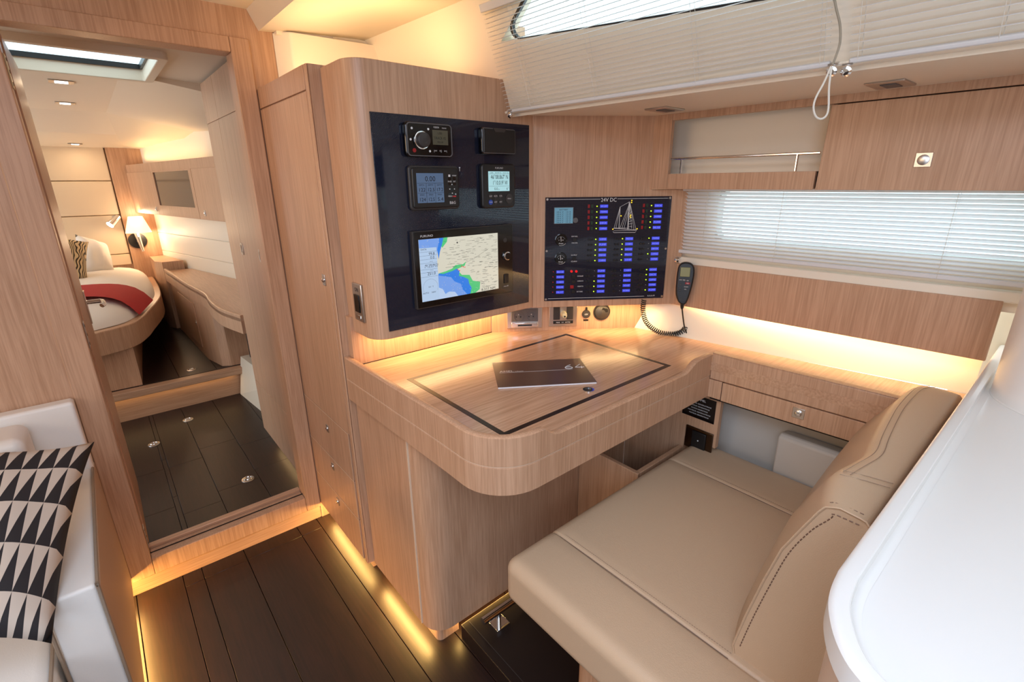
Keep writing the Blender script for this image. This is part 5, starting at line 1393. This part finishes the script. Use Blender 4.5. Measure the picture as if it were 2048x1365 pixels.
def pat():
    m, t, b = new_mat('wave_print'); tc_ = t.nodes.new('ShaderNodeUVMap'); wv = t.nodes.new('ShaderNodeTexWave'); wv.inputs['Scale'].default_value = 4.5; wv.inputs['Distortion'].default_value = 9; wv.inputs['Detail'].default_value = 0; wv.inputs['Detail Scale'].default_value = 1.2
    cr = t.nodes.new('ShaderNodeValToRGB'); cr.color_ramp.interpolation = 'CONSTANT'; cr.color_ramp.elements[0].color = srgb(60, 48, 36); cr.color_ramp.elements[1].position = .42; cr.color_ramp.elements[1].color = srgb(214, 190, 150)
    t.links.new(tc_.outputs[0], wv.inputs['Vector']); t.links.new(wv.outputs['Color'], cr.inputs['Fac']); t.links.new(cr.outputs['Color'], b.inputs['Base Color']); b.inputs['Roughness'].default_value = .8
    return m
pw2 = thing('patterned_cushion', 'square cushion with brown wavy maze pattern on the bed', 'cushion', (-.2, 5.5, .85))
pillow('case', pw2, ony(85, 470, 5.55), ony(177, 484, 5.62), ony(176, 562, 5.25), ony(85, 575, 5.15), .09, pat(), 12, .05, 4)
# reading light and wall lamp
rp = ony(232, 437, 6.16)
rd = thing('reading_light', 'small chrome reading spot on the upholstered headboard', 'lamp', tuple(rp))
MB(Frame((rp.x, 6.164, rp.z), (1, 0, 0), (0, 0, 1))).cyl((0, 0), .03, 0, .012, 20).build('base', 'chrome', rd)
MB().tube([(rp.x, 6.155, rp.z), (rp.x - .02, 6.09, rp.z - .01)], .008, 8).build('arm', 'chrome', rd)
MB().tube([(rp.x + .02, 6.07, rp.z + .02), (rp.x - .06, 6.03, rp.z - .05)], [.022, .036], 16).build('head', 'chrome', rd)
MB().tube([(rp.x - .0602, 6.0299, rp.z - .0502), (rp.x - .064, 6.028, rp.z - .0535)], [.030, .030], 14).build('bulb', 'e_lamp', rd)
lq = ony(274, 452, 6.05); lb = ony(276, 482, 6.1)
wl_ = thing('wall_lamp', 'wall lamp with glowing cream shade on a chrome stem beside the bed', 'lamp', (lq.x, 6.13, lq.z))
MB(Frame((lb.x, 6.139, lb.z), (1, 0, 0), (0, 0, 1))).cyl((0, 0), .075, 0, .012, 28).build('wall_plate', 'black', wl_)
MB().tube([(lb.x + .02, 6.06, lb.z - .10), (lb.x, 6.05, lb.z + .10)], [.012, .026], 14).build('stem', 'chrome', wl_)
MB().tube([(lb.x, 6.13, lb.z), (lb.x, 6.06, lb.z)], .012, 8).build('bracket', 'chrome', wl_)
zt2 = ony(274, 433, 6.05).z; zb2 = ony(274, 466, 6.05).z
ra = (ony(288, 434, 6.05).x - ony(258, 434, 6.05).x) / 2; rb_ = (ony(302, 465, 6.05).x - ony(247, 465, 6.05).x) / 2
xc = ony(274, 450, 6.05).x
mS = MB(); nS = 32
rowsS = [[(xc + rr * math.cos(2 * PI * i / nS), 6.05 + .6 * rr * math.sin(2 * PI * i / nS), z) for i in range(nS + 1)] for rr, z in ((rb_, zb2), (ra, zt2))]
mS.grid(rowsS).build('lamp_shade', 'shade', wl_)
pl_ = bpy.data.lights.new('lamp_bulb', 'POINT'); pl_.energy = 3.6; pl_.color = WARM2; pl_.shadow_soft_size = .03
po = bpy.data.objects.new('lamp_bulb', pl_); COL.objects.link(po); po.location = (xc, 6.0, zb2 - .02)
pl3 = bpy.data.lights.new('lamp_bulb', 'POINT'); pl3.energy = 1.6; pl3.color = WARM2; pl3.shadow_soft_size = .03
po = bpy.data.objects.new('lamp_bulb', pl3); COL.objects.link(po); po.location = (xc, 5.98, zt2 + .03)

# ================================================================== LED STRIPS
def strip(a, b, energy, aim, width=.012, col=WARM):
    a, b = Vector(a), Vector(b); c = (a + b) / 2
    return area('led_strip', c, ((b - a).length, width), energy, col, aim, roll=(b - a))
strip((.70, 1.62, 1.90), (.70, 2.04, 1.90), 1.0, (.3, .1, 1))
strip((.74, 1.56, 1.895), (1.05, 1.60, 1.895), .85, (.2, .35, 1))
strip((.66, 1.52, 1.066), (1.22, 1.52, 1.066), 1.9, (0, .1, -1))                # under console
strip((1.30, 1.42, 1.066), (1.70, 1.14, 1.066), 1.4, (0, .1, -1))
strip((1.80, 1.05, 1.09), (1.85, .16, 1.09), 1.7, (.25, 0, -1))              # behind hull band
strip((.612, 2.10, .075), (.600, 1.64, .075), 2.1, (-.9, 0, -1), col=(1, .60, .17))                 # tall cabinet plinth
strip((.615, 1.56, .07), (.615, 1.20, .07), 2.1, (-.9, 0, -1), col=(1, .60, .17))
strip((.70, 1.155, .07), (1.0, 1.155, .07), 1.0, (0, -.6, -1), col=(1, .60, .17))
strip((-.19, 1.2, .08), (-.19, 2.10, .08), 6.0, (.9, 0, -1), col=(1, .55, .15))                    # under the sofa
strip((-1.5, 4.02, rz - .055), (.6, 4.02, rz - .055), .7, (0, -.3, -1))        # step nosing
strip((.62, 2.3, .08), (.62, 3.05, .08), .6, (-.5, 0, -1))                     # wardrobe plinth
strip(OF(.1, 1.745, -.1), OF(2.2, 1.745, -.1), 2.4, (.2, 0, 1))                 # above overhead lockers
